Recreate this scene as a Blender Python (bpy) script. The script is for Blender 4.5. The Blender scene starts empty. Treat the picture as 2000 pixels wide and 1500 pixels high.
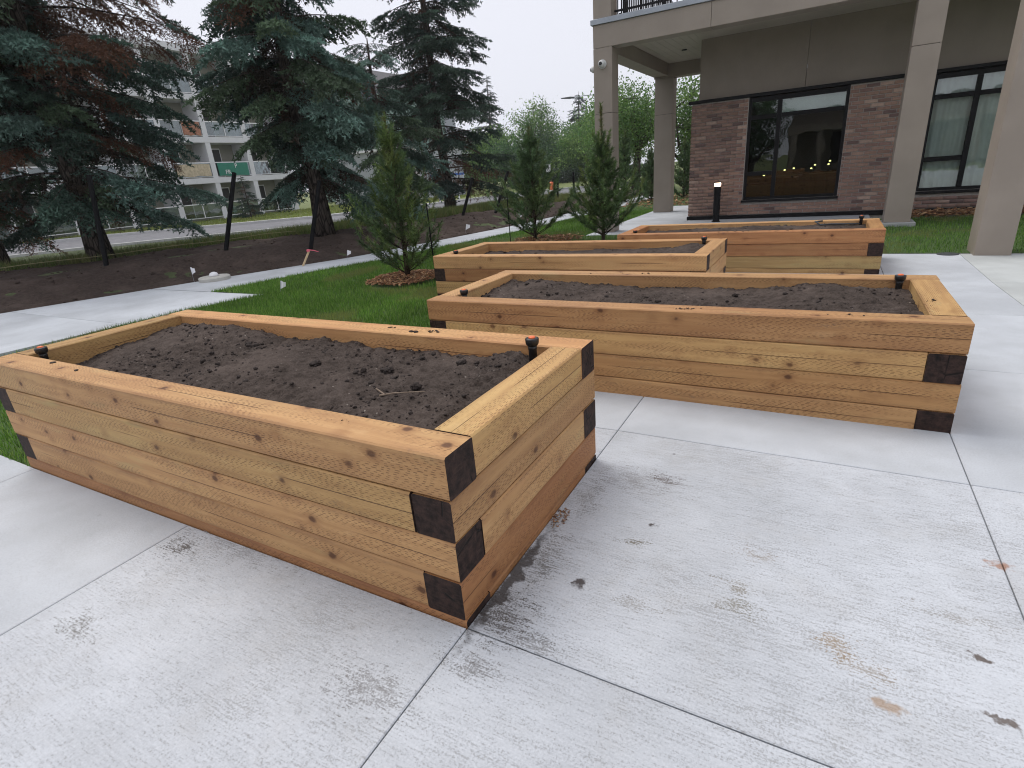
import bpy, math, random
import numpy as np
from mathutils import Matrix, Vector
R = math.radians
SC = bpy.context.scene
COL = SC.collection
rng = np.random.default_rng(7)
random.seed(7)

# ------------------------------------------------------------------ camera
yaw, pitch, roll, camh = R(30.31), R(21.06), R(-4.79), 1.274
fw = Vector((-math.sin(yaw) * math.cos(pitch), math.cos(yaw) * math.cos(pitch), -math.sin(pitch)))
rt0 = Vector((math.cos(yaw), math.sin(yaw), 0))
up0 = rt0.cross(fw)
rt = math.cos(roll) * rt0 + math.sin(roll) * up0
up = -math.sin(roll) * rt0 + math.cos(roll) * up0
cd = bpy.data.cameras.new('camera')
cam = bpy.data.objects.new('camera', cd)
COL.objects.link(cam)
cam.matrix_world = Matrix(((rt.x, up.x, -fw.x, 0), (rt.y, up.y, -fw.y, 0), (rt.z, up.z, -fw.z, camh), (0, 0, 0, 1)))
cd.sensor_width = 36
cd.lens = 36 * 1064.6 / 2000
cd.clip_start = 0.02
cd.clip_end = 900
SC.camera = cam

# ------------------------------------------------------------------ sky, sun, exposure
SUN_EL, SUN_AZ = R(62), R(288)           # azimuth measured clockwise from +Y
world = bpy.data.worlds.new('World')
SC.world = world
world.use_nodes = True
wn = world.node_tree
wn.nodes.clear()
wo = wn.nodes.new('ShaderNodeOutputWorld')
wb = wn.nodes.new('ShaderNodeBackground')
sky = wn.nodes.new('ShaderNodeTexSky')
sky.sky_type = 'NISHITA'
sky.sun_disc = False
sky.sun_elevation = SUN_EL
sky.sun_rotation = SUN_AZ
sky.dust_density = 6
sky.air_density = 1.0
hs = wn.nodes.new('ShaderNodeHueSaturation')
hs.inputs['Saturation'].default_value = 0.25
wm = wn.nodes.new('ShaderNodeMix')
wm.data_type = 'RGBA'
wm.inputs[0].default_value = 0.86          # thick smoky overcast over the clear sky
wm.inputs[7].default_value = (8.0, 8.15, 9.0, 1)
wn.links.new(sky.outputs[0], hs.inputs['Color'])
wn.links.new(hs.outputs[0], wm.inputs[6])
wn.links.new(wm.outputs[2], wb.inputs[0])
wb.inputs[1].default_value = 0.1
wn.links.new(wb.outputs[0], wo.inputs[0])
sl = bpy.data.lights.new('sun', 'SUN')
sl.energy = 1.5
sl.angle = R(32)
sl.color = (1.0, 0.95, 0.9)
sun = bpy.data.objects.new('sun', sl)
COL.objects.link(sun)
sd = Vector((math.sin(SUN_AZ) * math.cos(SUN_EL), math.cos(SUN_AZ) * math.cos(SUN_EL), math.sin(SUN_EL)))
sun.rotation_euler = sd.to_track_quat('Z', 'Y').to_euler()
sun.location = (0, 0, 30)
SC.view_settings.view_transform = 'Standard'
SC.view_settings.look = 'None'
SC.view_settings.exposure = 0.2
SC.view_settings.gamma = 1
SC.view_settings.use_curve_mapping = False
SC.cycles.max_bounces = 6
SC.cycles.diffuse_bounces = 3
SC.cycles.filter_width = 1.1
SC.cycles.volume_bounces = 1
HAZE = .0005
SC.cycles.transparent_max_bounces = 12

# ------------------------------------------------------------------ node helpers
class Mat:
    def __init__(s, name):
        s.m = bpy.data.materials.new(name)
        s.m.use_nodes = True
        s.t = s.m.node_tree
        s.b = s.t.nodes['Principled BSDF']
    def put(s, sock, v):
        if isinstance(v, bpy.types.NodeSocket): s.t.links.new(v, sock)
        elif v is not None:
            if hasattr(sock.default_value, '__len__') and not hasattr(v, '__len__'):
                v = (v,) * len(sock.default_value)
            if hasattr(v, '__len__') and len(v) == 3 and len(sock.default_value) == 4: v = (*v, 1)
            sock.default_value = v
    def n(s, typ, out=0, ins=None, **pr):
        nd = s.t.nodes.new('ShaderNode' + typ)
        for k, v in pr.items(): setattr(nd, k, v)
        for k, v in (ins or {}).items(): s.put(nd.inputs[k], v)
        return nd.outputs[out]
    def math(s, op, a, b=None, c=None, clamp=False):
        nd = s.t.nodes.new('ShaderNodeMath'); nd.operation = op; nd.use_clamp = clamp
        for i, v in enumerate((a, b, c)):
            if v is not None: s.put(nd.inputs[i], v)
        return nd.outputs[0]
    def mix(s, f, a, b, blend='MIX'):
        nd = s.t.nodes.new('ShaderNodeMix'); nd.data_type = 'RGBA'; nd.blend_type = blend
        s.put(nd.inputs[0], f); s.put(nd.inputs[6], a); s.put(nd.inputs[7], b)
        return nd.outputs[2]
    def step(s, x, lo, hi):
        nd = s.t.nodes.new('ShaderNodeMapRange'); nd.interpolation_type = 'SMOOTHSTEP'
        s.put(nd.inputs[0], x); nd.inputs[1].default_value = lo; nd.inputs[2].default_value = hi
        return nd.outputs[0]
    def vec(s, x, y, z=0.0):
        return s.n('CombineXYZ', ins={0: x, 1: y, 2: z})
    def sep(s, v):
        nd = s.t.nodes.new('ShaderNodeSeparateXYZ'); s.put(nd.inputs[0], v); return nd.outputs
    def scale(s, v, k):
        return s.n('VectorMath', operation='MULTIPLY', ins={0: v, 1: k})
    def add(s, v, k):
        return s.n('VectorMath', operation='ADD', ins={0: v, 1: k})
    def noise(s, v, sc=1, det=3, rough=.55, dist=0, out=0):
        return s.n('TexNoise', out, ins={'Vector': v, 'Scale': sc, 'Detail': det, 'Roughness': rough, 'Distortion': dist})
    def voro(s, v, sc=1, out=0, rnd=1.0, feature='F1'):
        return s.n('TexVoronoi', out, ins={'Vector': v, 'Scale': sc, 'Randomness': rnd}, feature=feature)
    def pos(s): return s.n('NewGeometry', 0)
    def obj(s): return s.n('TexCoord', 3)
    def uv(s): return s.n('TexCoord', 2)
    def oi(s, name):
        nd = s.t.nodes.new('ShaderNodeObjectInfo'); return nd.outputs[name]
    def bump(s, h, st=.3, d=.01, nrm=None):
        ins = {'Strength': st, 'Distance': d, 'Height': h}
        if nrm is not None: ins['Normal'] = nrm
        return s.n('Bump', ins=ins)
    def set(s, col=None, rough=None, normal=None, metal=None, spec=None):
        if col is not None: s.put(s.b.inputs['Base Color'], col)
        if rough is not None: s.put(s.b.inputs['Roughness'], rough)
        if normal is not None: s.put(s.b.inputs['Normal'], normal)
        if metal is not None: s.put(s.b.inputs['Metallic'], metal)
        if spec is not None: s.put(s.b.inputs['Specular IOR Level'], spec)
        return s.m

def plain(name, col, rough=.6, var=.12, sc=6, bump=0.0, metal=0, spec=.5):
    m = Mat(name); p = m.obj()
    f = m.noise(p, sc, 4)
    f2 = m.noise(p, sc * 9, 3)
    f = m.math('ADD', m.math('MULTIPLY', f, .7), m.math('MULTIPLY', f2, .3))
    lo = [c * (1 - var) for c in col]; hi = [min(1, c * (1 + var)) for c in col]
    c = m.mix(m.step(f, .3, .7), lo, hi)
    nr = m.bump(f2, bump, .004) if bump else None
    return m.set(c, rough, nr, metal, spec)

# ---- timber: pressure-treated, incised
def timber_mat():
    m = Mat('treated_timber')
    uv = m.sep(m.uv()); x, y = uv[0], uv[1]
    rnd = m.oi('Random')
    xo = m.math('ADD', x, m.math('MULTIPLY', rnd, 41.0))
    yo = m.math('ADD', y, m.math('MULTIPLY', rnd, 17.0))
    wob = m.math('MULTIPLY', m.math('SUBTRACT', m.noise(m.vec(m.math('MULTIPLY', xo, 3.0), m.math('MULTIPLY', yo, 6.0)), 1, 2), .5), .05)
    yw = m.math('ADD', yo, wob)
    # knots
    kv = m.vec(m.math('MULTIPLY', xo, 6.8), m.math('MULTIPLY', yo, 8.5))
    vd = m.t.nodes.new('ShaderNodeTexVoronoi'); vd.inputs['Scale'].default_value = 1
    m.t.links.new(kv, vd.inputs['Vector'])
    sel = m.step(m.sep(vd.outputs['Color'])[0], .36, .40)
    kd = m.math('ADD', vd.outputs['Distance'], m.math('MULTIPLY', m.math('SUBTRACT', m.noise(kv, 6, 2), .5), .09))
    knot = m.math('MULTIPLY', m.math('SUBTRACT', 1.0, m.step(kd, .075, .165)), sel)
    halo = m.math('MULTIPLY', m.math('SUBTRACT', 1.0, m.step(kd, .08, .42)), sel)
    # grain flows round the knots
    gy = m.math('ADD', yw, m.math('MULTIPLY', halo, .012))
    g1 = m.noise(m.vec(m.math('MULTIPLY', xo, 1.6), m.math('MULTIPLY', gy, 30.0)), 1, 4, .55, .3)
    g2 = m.noise(m.vec(m.math('MULTIPLY', xo, 5.0), m.math('MULTIPLY', gy, 300.0)), 1, 2, .6)
    broad = m.noise(m.vec(m.math('MULTIPLY', xo, 1.1), m.math('MULTIPLY', yo, 4.0), rnd), 1, 3, .5)
    c = m.mix(m.step(g1, .32, .7), (.37, .198, .076), (.46, .262, .104))
    c = m.mix(m.math('MULTIPLY', m.step(broad, .50, .75), .55), c, (.44, .285, .115))
    c = m.mix(m.math('MULTIPLY', m.math('SUBTRACT', 1.0, m.step(broad, .28, .48)), .5), c, (.335, .17, .07))
    green = m.noise(m.vec(m.math('MULTIPLY', xo, 2.3), m.math('MULTIPLY', yo, 9.0), 4.0), 1, 3)
    c = m.mix(m.math('MULTIPLY', m.step(green, .60, .74), .38), c, (.36, .29, .12))
    c = m.mix(m.math('MULTIPLY', m.step(g2, .35, .75), .16), c, (.28, .14, .055))
    c = m.mix(m.math('MULTIPLY', halo, .55), c, (.25, .115, .042))
    c = m.mix(m.math('MULTIPLY', knot, .9), c, (.085, .034, .014))
    # incisions: staggered rows of short knife slits
    p = m.math('DIVIDE', y, .0082)
    row = m.math('FLOOR', p)
    fy = m.math('ABSOLUTE', m.math('SUBTRACT', m.math('FRACT', p), .5))
    ph = m.math('FRACT', m.math('ADD', m.math('DIVIDE', xo, .030), m.math('MULTIPLY', row, .36)))
    ph = m.math('FRACT', m.math('ADD', ph, m.math('MULTIPLY', m.noise(m.vec(m.math('MULTIPLY', xo, 9.0), m.math('MULTIPLY', row, 1.7)), 1, 1), 2.2)))
    dash = m.math('MULTIPLY', m.math('SUBTRACT', 1.0, m.step(fy, .10, .24)),
                  m.math('MULTIPLY', m.step(ph, 0.0, .10), m.math('SUBTRACT', 1.0, m.step(ph, .42, .55))))
    im = m.step(m.noise(m.vec(m.math('MULTIPLY', xo, 1.7), m.math('MULTIPLY', yo, 14.0), 9.0), 1, 2), .38, .58)
    dash = m.math('MULTIPLY', dash, im)
    c = m.mix(m.math('MULTIPLY', dash, .78), c, (.13, .062, .024))
    # drying check running along the middle of a face
    t = m.math('FRACT', m.math('DIVIDE', y, .14))
    ln = m.noise(m.vec(m.math('MULTIPLY', xo, 1.2), m.math('FLOOR', m.math('DIVIDE', y, .14)), 2.0), 1, 3)
    off = m.math('ABSOLUTE', m.math('SUBTRACT', m.math('SUBTRACT', t, .5), m.math('MULTIPLY', m.math('SUBTRACT', ln, .5), .10)))
    chk = m.math('SUBTRACT', 1.0, m.step(off, .005, .017))
    chk = m.math('MULTIPLY', chk, m.step(m.noise(m.vec(m.math('MULTIPLY', xo, .9), m.math('FLOOR', m.math('DIVIDE', y, .14)), 7.0), 1, 2), .50, .55))
    c = m.mix(m.math('MULTIPLY', chk, .85), c, (.07, .03, .012))
    # wane and grime along the arrises, blotchy preservative
    edge = m.math('MULTIPLY', m.step(m.math('ABSOLUTE', m.math('SUBTRACT', t, .5)), .36, .5), m.step(m.noise(m.vec(m.math('MULTIPLY', xo, 3.0), m.math('MULTIPLY', yo, 10.0), 3.0), 1, 4), .38, .62))
    c = m.mix(m.math('MULTIPLY', edge, .42), c, (.19, .092, .042))
    blo = m.noise(m.vec(m.math('MULTIPLY', xo, 6.0), m.math('MULTIPLY', yo, 14.0), 21.0), 1, 5, .65)
    c = m.mix(m.math('MULTIPLY', m.step(blo, .52, .70), .38), c, (.245, .118, .046))
    c = m.mix(m.math('MULTIPLY', m.math('SUBTRACT', 1.0, m.step(blo, .28, .42)), .30), c, (.53, .335, .15))
    # soil smears, mostly patches
    dn = m.noise(m.vec(m.math('MULTIPLY', xo, 2.2), m.math('MULTIPLY', yo, 8.0), 13.0), 1, 5, .65)
    dn2 = m.noise(m.vec(m.math('MULTIPLY', xo, 60.0), m.math('MULTIPLY', yo, 90.0)), 1, 2)
    dirt = m.math('MULTIPLY', m.step(dn, .60, .75), m.step(dn2, .45, .6))
    c = m.mix(m.math('MULTIPLY', dirt, .55), c, (.10, .075, .06))
    c = m.mix(1.0, c, (1.18, 1.21, 1.33), 'MULTIPLY')
    c = m.mix(1.0, c, m.oi('Color'), 'MULTIPLY')
    h = m.math('ADD', m.math('MULTIPLY', g1, .4), m.math('MULTIPLY', g2, .25))
    h = m.math('SUBTRACT', h, m.math('MULTIPLY', dash, .55))
    h = m.math('SUBTRACT', h, m.math('MULTIPLY', chk, 1.2))
    return m.set(c, .62, m.bump(h, .7, .003), spec=.35)

def timber_end_mat():
    m = Mat('stained_end_grain')
    p = m.obj(); rnd = m.oi('Random')
    q = m.add(p, m.vec(rnd, m.math('MULTIPLY', rnd, 7.0), 0.0))
    f = m.noise(q, 34, 6, .75)
    r = m.noise(m.scale(q, (20, 20, 120)), 1, 4)
    c = m.mix(m.step(f, .3, .75), (.008, .005, .004), (.060, .032, .025))
    c = m.mix(m.math('MULTIPLY', m.step(r, .5, .75), .35), c, (.085, .050, .040))
    v = m.voro(m.scale(q, (9, 9, 5)), 1, feature='DISTANCE_TO_EDGE')
    crack = m.math('MULTIPLY', m.math('SUBTRACT', 1.0, m.step(v, .008, .03)), m.step(m.noise(q, 7, 2), .5, .58))
    c = m.mix(crack, c, (.008, .005, .004))
    return m.set(c, .75, m.bump(m.math('SUBTRACT', f, m.math('MULTIPLY', crack, 1.5)), .6, .004), spec=.3)

# ---- concrete, broom finished with worn paste, joints and stains
STAINS = [  # x, y, rx, ry, strength, colour
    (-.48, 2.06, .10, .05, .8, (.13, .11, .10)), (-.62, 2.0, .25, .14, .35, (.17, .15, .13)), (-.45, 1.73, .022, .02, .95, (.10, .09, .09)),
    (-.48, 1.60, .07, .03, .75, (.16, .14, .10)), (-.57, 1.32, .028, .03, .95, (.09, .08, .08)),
    (-.12, 1.51, .07, .035, .55, (.2, .17, .12)), (-.11, 1.42, .08, .04, .55, (.18, .16, .11)),
    (-.09, 1.69, .08, .05, .45, (.25, .20, .15)), (.16, 1.38, .06, .05, .6, (.3, .22, .13)),
    (.22, 1.32, .09, .045, .45, (.27, .21, .14)), (.26, 1.23, .035, .03, .65, (.34, .23, .14)),
    (.47, 1.47, .030, .016, .95, (.15, .13, .12)), (.49, 1.29, .03, .012, .9, (.16, .14, .13)),
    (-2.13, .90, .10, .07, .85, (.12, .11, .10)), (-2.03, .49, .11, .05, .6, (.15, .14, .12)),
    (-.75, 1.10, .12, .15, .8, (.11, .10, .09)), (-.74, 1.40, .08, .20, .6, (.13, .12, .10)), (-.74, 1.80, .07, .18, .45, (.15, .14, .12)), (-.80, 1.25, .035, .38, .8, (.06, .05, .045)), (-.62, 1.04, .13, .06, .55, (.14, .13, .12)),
    (-.39, 1.31, .10, .04, .45, (.22, .2, .17)), (-.95, .72, .18, .08, .5, (.16, .15, .14)),
    (-.74, .90, .12, .06, .55, (.15, .14, .13)), (.44, 1.62, .15, .03, .35, (.25, .22, .18)),
    (-1.9, 1.0, .35, .10, .4, (.2, .19, .18)), (.60, 1.92, .04, .03, .7, (.33, .16, .09))]
def concrete_mat(name, broom=1.0, worn=1.0, tint=(.520, .545, .575), stains=()):
    m = Mat(name)
    p = m.pos(); s = m.sep(p); x, y = s[0], s[1]
    rnd = m.oi('Random')
    pp = m.add(p, m.vec(m.math('MULTIPLY', rnd, 3.0), m.math('MULTIPLY', rnd, 5.0), 0.0))
    big = m.noise(pp, 1.1, 4, .55)
    med = m.noise(pp, 9, 4, .6)
    fine = m.noise(pp, 140, 3, .6)
    # broom ridges run along X
    br = m.noise(m.vec(m.math('MULTIPLY', x, 2.6), m.math('MULTIPLY', y, 210.0), rnd), 1, 3, .6)
    br2 = m.noise(m.vec(m.math('MULTIPLY', x, 1.2), m.math('MULTIPLY', y, 75.0), rnd), 1, 2, .5)
    lo = tuple(t * .83 for t in tint); hi = tuple(min(1, t * 1.10) for t in tint)
    c = m.mix(m.step(big, .3, .7), lo, hi)
    c = m.mix(m.math('MULTIPLY', m.step(med, .4, .75), .22), c, tuple(t * .72 for t in (tint[0], tint[1] * .99, tint[2] * .95)))
    c = m.mix(m.math('MULTIPLY', m.step(fine, .35, .7), .22), c, tuple(t * .62 for t in tint))
    # worn paste: pits and grooves that gather into faint dirty drifts along the broom direction
    groove = m.noise(m.vec(m.math('MULTIPLY', x, 16.0), m.math('MULTIPLY', y, 165.0), rnd), 1, 3, .65)
    speck = m.noise(pp, 150, 4, .8)
    gtex = m.math('ADD', m.math('MULTIPLY', groove, .33 * broom), m.math('MULTIPLY', speck, 1 - .33 * broom))
    drift = m.math('ADD', m.math('MULTIPLY', m.step(m.noise(pp, 1.5, 5, .6), .40, .68), .55),
                   m.math('MULTIPLY', m.step(m.noise(m.vec(m.math('MULTIPLY', x, 2.2), m.math('MULTIPLY', y, 9.0), rnd), 1, 4, .6), .44, .70), .45))
    pitm = m.step(m.math('ADD', gtex, m.math('MULTIPLY', drift, .085)), .55, .63)
    c = m.mix(m.math('MULTIPLY', pitm, .55 * worn), c, (.28, .275, .265))
    pitm2 = m.step(gtex, .60, .66)
    c = m.mix(m.math('MULTIPLY', pitm2, .35 * worn), c, (.20, .195, .19))
    pale = m.math('SUBTRACT', 1.0, m.step(gtex, .40, .48))
    c = m.mix(m.math('MULTIPLY', pale, .25 * worn), c, (.68, .70, .73))
    dust = m.step(m.noise(pp, 3.1, 5, .65), .48, .72)
    c = m.mix(m.math('MULTIPLY', dust, .16 * worn), c, (.36, .33, .28))
    # isolated dark specks
    vd = m.t.nodes.new('ShaderNodeTexVoronoi'); vd.inputs['Scale'].default_value = 7
    m.t.links.new(pp, vd.inputs['Vector'])
    spk = m.math('MULTIPLY', m.math('SUBTRACT', 1.0, m.step(vd.outputs['Distance'], .03, .075)), m.step(m.sep(vd.outputs['Color'])[1], .80, .82))
    c = m.mix(m.math('MULTIPLY', spk, .7 * worn), c, (.13, .12, .12))
    if stains:
        dx = m.math('MULTIPLY', m.math('SUBTRACT', m.noise(p, 14, 4, .65), .5), .16)
        dy = m.math('MULTIPLY', m.math('SUBTRACT', m.noise(m.add(p, (7, 3, 0)), 14, 4, .65), .5), .10)
        rag = m.noise(p, 16, 5, .7)
        for (sx, sy, rx, ry, st, co) in stains:
            a = m.math('DIVIDE', m.math('SUBTRACT', m.math('ADD', x, dx), sx), rx)
            b = m.math('DIVIDE', m.math('SUBTRACT', m.math('ADD', y, dy), sy), ry)
            d = m.math('SQRT', m.math('ADD', m.math('MULTIPLY', a, a), m.math('MULTIPLY', b, b)))
            d = m.math('ADD', d, m.math('MULTIPLY', m.math('SUBTRACT', rag, .5), 2.2 if rx > .04 else .9))
            if rx > .04:      # broad marks lodge in the broom grooves and leave the ridges clean
                k = m.math('SUBTRACT', 1.0, m.step(d, -.2, 1.5))
                k = m.math('MULTIPLY', m.step(m.math('ADD', gtex, m.math('MULTIPLY', k, .15)), .575, .655), m.step(k, .02, .2))
            else:
                k = m.math('SUBTRACT', 1.0, m.step(d, .45, 1.05))
            c = m.mix(m.math('MULTIPLY', k, min(1, st * 1.1)), c, co)
    h = m.math('ADD', m.math('MULTIPLY', br, .55 * broom), m.math('MULTIPLY', fine, .5))
    h = m.math('SUBTRACT', h, m.math('MULTIPLY', pitm, .5 * worn))
    return m.set(c, .85, m.bump(h, .5, .003), spec=.3)

def soil_mat(name, a=(.028, .021, .017), b=(.108, .085, .073), fleck=.5):
    m = Mat(name); p = m.pos()
    f = m.noise(p, 18, 5, .65); g = m.noise(p, 120, 4, .7); big = m.noise(p, 2.2, 3)
    c = m.mix(m.step(m.math('ADD', m.math('MULTIPLY', f, .5), m.math('MULTIPLY', g, .5)), .3, .72), a, b)
    c = m.mix(m.math('MULTIPLY', m.step(big, .45, .7), .35), c, tuple(t * 1.5 for t in b))
    vd = m.t.nodes.new('ShaderNodeTexVoronoi'); vd.inputs['Scale'].default_value = 45
    m.t.links.new(p, vd.inputs['Vector'])
    sp = m.math('MULTIPLY', m.math('SUBTRACT', 1.0, m.step(vd.outputs['Distance'], .10, .22)), m.step(m.sep(vd.outputs['Color'])[0], .93, .95))
    c = m.mix(m.math('MULTIPLY', sp, fleck), c, (.42, .38, .33))
    return m.set(c, .95, m.bump(m.math('ADD', f, m.math('MULTIPLY', g, .8)), .7, .012), spec=.15)

def attr_mat(name, rough=.6, trans=.0, spec=.3):
    m = Mat(name)
    a = m.n('Attribute', 0, attribute_name='col')
    m.set(a, rough, spec=spec)
    if trans:
        tr = m.t.nodes.new('ShaderNodeBsdfTranslucent'); m.put(tr.inputs[0], a)
        mx = m.t.nodes.new('ShaderNodeMixShader'); mx.inputs[0].default_value = trans
        m.t.links.new(m.b.outputs[0], mx.inputs[1]); m.t.links.new(tr.outputs[0], mx.inputs[2])
        m.t.links.new(mx.outputs[0], m.t.nodes['Material Output'].inputs[0])
    return m.m

def bark_mat(name, a, b):
    m = Mat(name); p = m.pos()
    q = m.scale(p, (9, 9, 2.2))
    f = m.noise(q, 2.2, 5, .65, .6); v = m.voro(q, 1.6, feature='DISTANCE_TO_EDGE')
    c = m.mix(m.step(f, .3, .7), a, b)
    c = m.mix(m.math('SUBTRACT', 1.0, m.step(v, .02, .14)), c, tuple(t * .4 for t in a))
    return m.set(c, .9, m.bump(m.math('ADD', f, v), .8, .02), spec=.1)

def brick_mat():
    m = Mat('brick'); p = m.pos(); rnd = m.oi('Random')
    c = m.mix(1.0, (1, 1, 1), m.oi('Color'), 'MULTIPLY')
    f = m.noise(m.add(p, m.vec(rnd, rnd, rnd)), 26, 5, .65)
    c = m.mix(m.math('MULTIPLY', m.step(f, .3, .75), .5), c, m.mix(1.0, c, (.55, .52, .52), 'MULTIPLY'))
    return m.set(c, .85, m.bump(f, .5, .004), spec=.25)

def glass_mat(name, tint=(.75, .85, .82), refl=.12):
    m = Mat(name)
    t = m.t; t.nodes.remove(m.b)
    tr = t.nodes.new('ShaderNodeBsdfTransparent'); tr.inputs[0].default_value = (*tint, 1)
    gl = t.nodes.new('ShaderNodeBsdfGlossy'); gl.inputs['Roughness'].default_value = .01
    nz = m.noise(m.pos(), 1.6, 2)
    m.put(gl.inputs['Normal'], m.bump(nz, .05, .05))
    lw = t.nodes.new('ShaderNodeFresnel'); lw.inputs[0].default_value = 1.6
    f = m.math('ADD', m.math('MULTIPLY', lw.outputs[0], 1.0), refl)
    mx = t.nodes.new('ShaderNodeMixShader')
    m.put(mx.inputs[0], f); t.links.new(tr.outputs[0], mx.inputs[1]); t.links.new(gl.outputs[0], mx.inputs[2])
    t.links.new(mx.outputs[0], t.nodes['Material Output'].inputs[0])
    return m.m

def emit_mat(name, col, st):
    m = Mat(name)
    m.put(m.b.inputs['Base Color'], col); m.put(m.b.inputs['Emission Color'], col)
    m.b.inputs['Emission Strength'].default_value = st
    return m.m

def panel_mat(name, col):
    m = Mat(name); p = m.pos()
    f = m.noise(p, 2.0, 4); s = m.noise(m.scale(p, (30, 30, 3)), 1, 2)
    c = m.mix(m.step(f, .3, .7), tuple(t * .93 for t in col), tuple(t * 1.05 for t in col))
    c = m.mix(m.math('MULTIPLY', m.step(s, .5, .8), .12), c, tuple(t * .75 for t in col))
    return m.set(c, .5, m.bump(m.noise(p, 180, 2), .12, .002), spec=.35)

MT = {
 'timber': timber_mat(), 'end': timber_end_mat(),
 'conc': concrete_mat('broomed_concrete', stains=STAINS), 'conc2': concrete_mat('smooth_concrete', .3, .25, (.52, .548, .578)),
 'conc3': concrete_mat('old_concrete', .2, .35, (.42, .43, .43)), 'conc_green': concrete_mat('green_grey_concrete', .3, .2, (.50, .525, .515)),
 'joint': plain('joint_filler', (.17, .10, .07), .95, .4, 30), 'soil': soil_mat('bed_soil'),
 'mound': soil_mat('strip_soil', (.032, .023, .019), (.088, .066, .056), .4),
 'lawn': plain('lawn_thatch', (.050, .095, .020), .95, .4, 40, .5), 'ground': plain('rough_grass_ground', (.14, .17, .05), .95, .35, 3, .4),
 'verge': plain('verge_ground', (.060, .080, .028), .95, .45, 5, .5),
 'grass': attr_mat('grass_blade', .55, .3), 'needle': attr_mat('needles', .55, .12), 'leaf': attr_mat('leaves', .5, .35),
 'chips': attr_mat('wood_chips', .85), 'clod': soil_mat('soil_clod', (.022, .017, .015), (.075, .062, .056), .15),
 'bark': bark_mat('spruce_bark', (.055, .045, .040), (.15, .125, .11)), 'bark2': bark_mat('grey_bark', (.05, .042, .035), (.13, .11, .09)),
 'pinebark': bark_mat('young_pine_bark', (.05, .038, .028), (.12, .09, .065)),
 'taupe': panel_mat('taupe_panel', (.315, .270, .226)), 'soffit': panel_mat('soffit_panel', (.42, .38, .32)),
 'wallp': panel_mat('taupe_stucco', (.250, .213, .176)),
 'brick': brick_mat(), 'mortar': plain('mortar', (.40, .37, .34), .95, .15, 30, .3),
 'black': plain('black_metal', (.007, .007, .008), .55, .2, 5, 0, 0, .2), 'blackw': plain('black_painted_post', (.006, .006, .007), .7, .3, 12, .2, 0, .15),
 'flash': plain('grey_flashing', (.33, .36, .40), .4, .08, 3, 0, .3), 'glass': glass_mat('window_glass', (.34, .42, .39), .03),
 'glass2': glass_mat('curtain_window_glass', (.90, .945, .93), .05), 'bglass': glass_mat('balcony_glass', (.65, .74, .75), .08),
 'dark': plain('dark_interior', (.035, .033, .03), .8, .2, 2), 'floor_in': plain('interior_floor', (.035, .030, .024), .5, .2, 2),
 'blind': plain('pale_blind', (.52, .60, .54), .8, .05, 2), 'curtain': plain('pale_curtain', (.80, .83, .81), .85, .06, 3),
 'apt': plain('white_render', (.66, .66, .68), .8, .05, 1.5, .1), 'apt2': plain('tan_recess', (.30, .29, .24), .85, .08, 1.5),
 'aptroof': plain('dark_roof', (.12, .115, .12), .9, .2, 3), 'green_w': plain('green_siding', (.22, .31, .27), .8, .06, 2),
 'slate': plain('slate_siding', (.14, .17, .21), .8, .08, 2), 'greyw': plain('grey_siding', (.40, .42, .45), .8, .05, 2),
 'wht': plain('white_paint', (.78, .78, .79), .45, .04, 4), 'plast': plain('black_plastic', (.012, .012, .013), .42, .2, 20),
 'orange': plain('orange_plastic', (.80, .16, .045), .45, .1, 20), 'asph': plain('asphalt', (.17, .17, .18), .9, .2, 4, .3),
 'kerb': plain('kerb_concrete', (.50, .50, .49), .85, .1, 3), 'stake': plain('raw_pine_stake', (.62, .47, .28), .7, .12, 10),
 'pink': plain('pink_tape', (.85, .16, .22), .5, .1, 10), 'flag': plain('white_flag_film', (.80, .80, .82), .5, .05, 10),
 'lid': plain('pale_concrete_collar', (.48, .47, .43), .85, .1, 12, .3), 'blue': plain('blue_trim', (.03, .11, .38), .45, .1, 3),
 'teal': plain('green_banner_cloth', (.025, .19, .13), .7, .1, 3), 'tan': plain('tan_blanket', (.50, .42, .30), .9, .25, 6),
 'rust': plain('orange_red_blanket', (.36, .17, .11), .9, .35, 6), 'lamp': emit_mat('lit_bollard_lens', (1.0, .74, .52), 9.0),
 'bulb': emit_mat('warm_bulb', (1.0, .68, .28), 14.0), 'cord': plain('jute_line', (.32, .29, .16), .9, .1, 20),
 'camw': plain('white_camera_shell', (.62, .63, .62), .4, .05, 8), 'hoop': plain('dark_hose', (.05, .055, .06), .6, .1, 20),
 'twig': plain('dry_twig', (.20, .15, .11), .9, .2, 20), 'drain': plain('cast_iron', (.05, .055, .06), .6, .2, 20),
 'house': plain('pale_house_wall', (.38, .40, .42), .85, .06, 2),
}

# ------------------------------------------------------------------ mesh helpers
def link(o, parent=None):
    COL.objects.link(o)
    if parent: o.parent = parent
    return o
def mobj(name, verts, faces, mat, parent=None, smooth=False, mats=None, fm=None):
    me = bpy.data.meshes.new(name)
    me.from_pydata([tuple(map(float, v)) for v in verts], [], [tuple(int(i) for i in f) for f in faces])
    for mm in (mats or [mat]): me.materials.append(MT[mm] if isinstance(mm, str) else mm)
    if fm is not None: me.polygons.foreach_set('material_index', fm)
    if smooth: me.polygons.foreach_set('use_smooth', [True] * len(me.polygons))
    me.update()
    return link(bpy.data.objects.new(name, me), parent)
def empty(name, loc=(0, 0, 0), rz=0):
    o = bpy.data.objects.new(name, None); o.location = loc; o.rotation_euler = (0, 0, rz); o.empty_display_size = .2
    return link(o)
def tag(o, label=None, cat=None, group=None, kind=None):
    if label: o['label'] = label
    if cat: o['category'] = cat
    if group: o['group'] = group
    if kind: o['kind'] = kind
    return o

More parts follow.
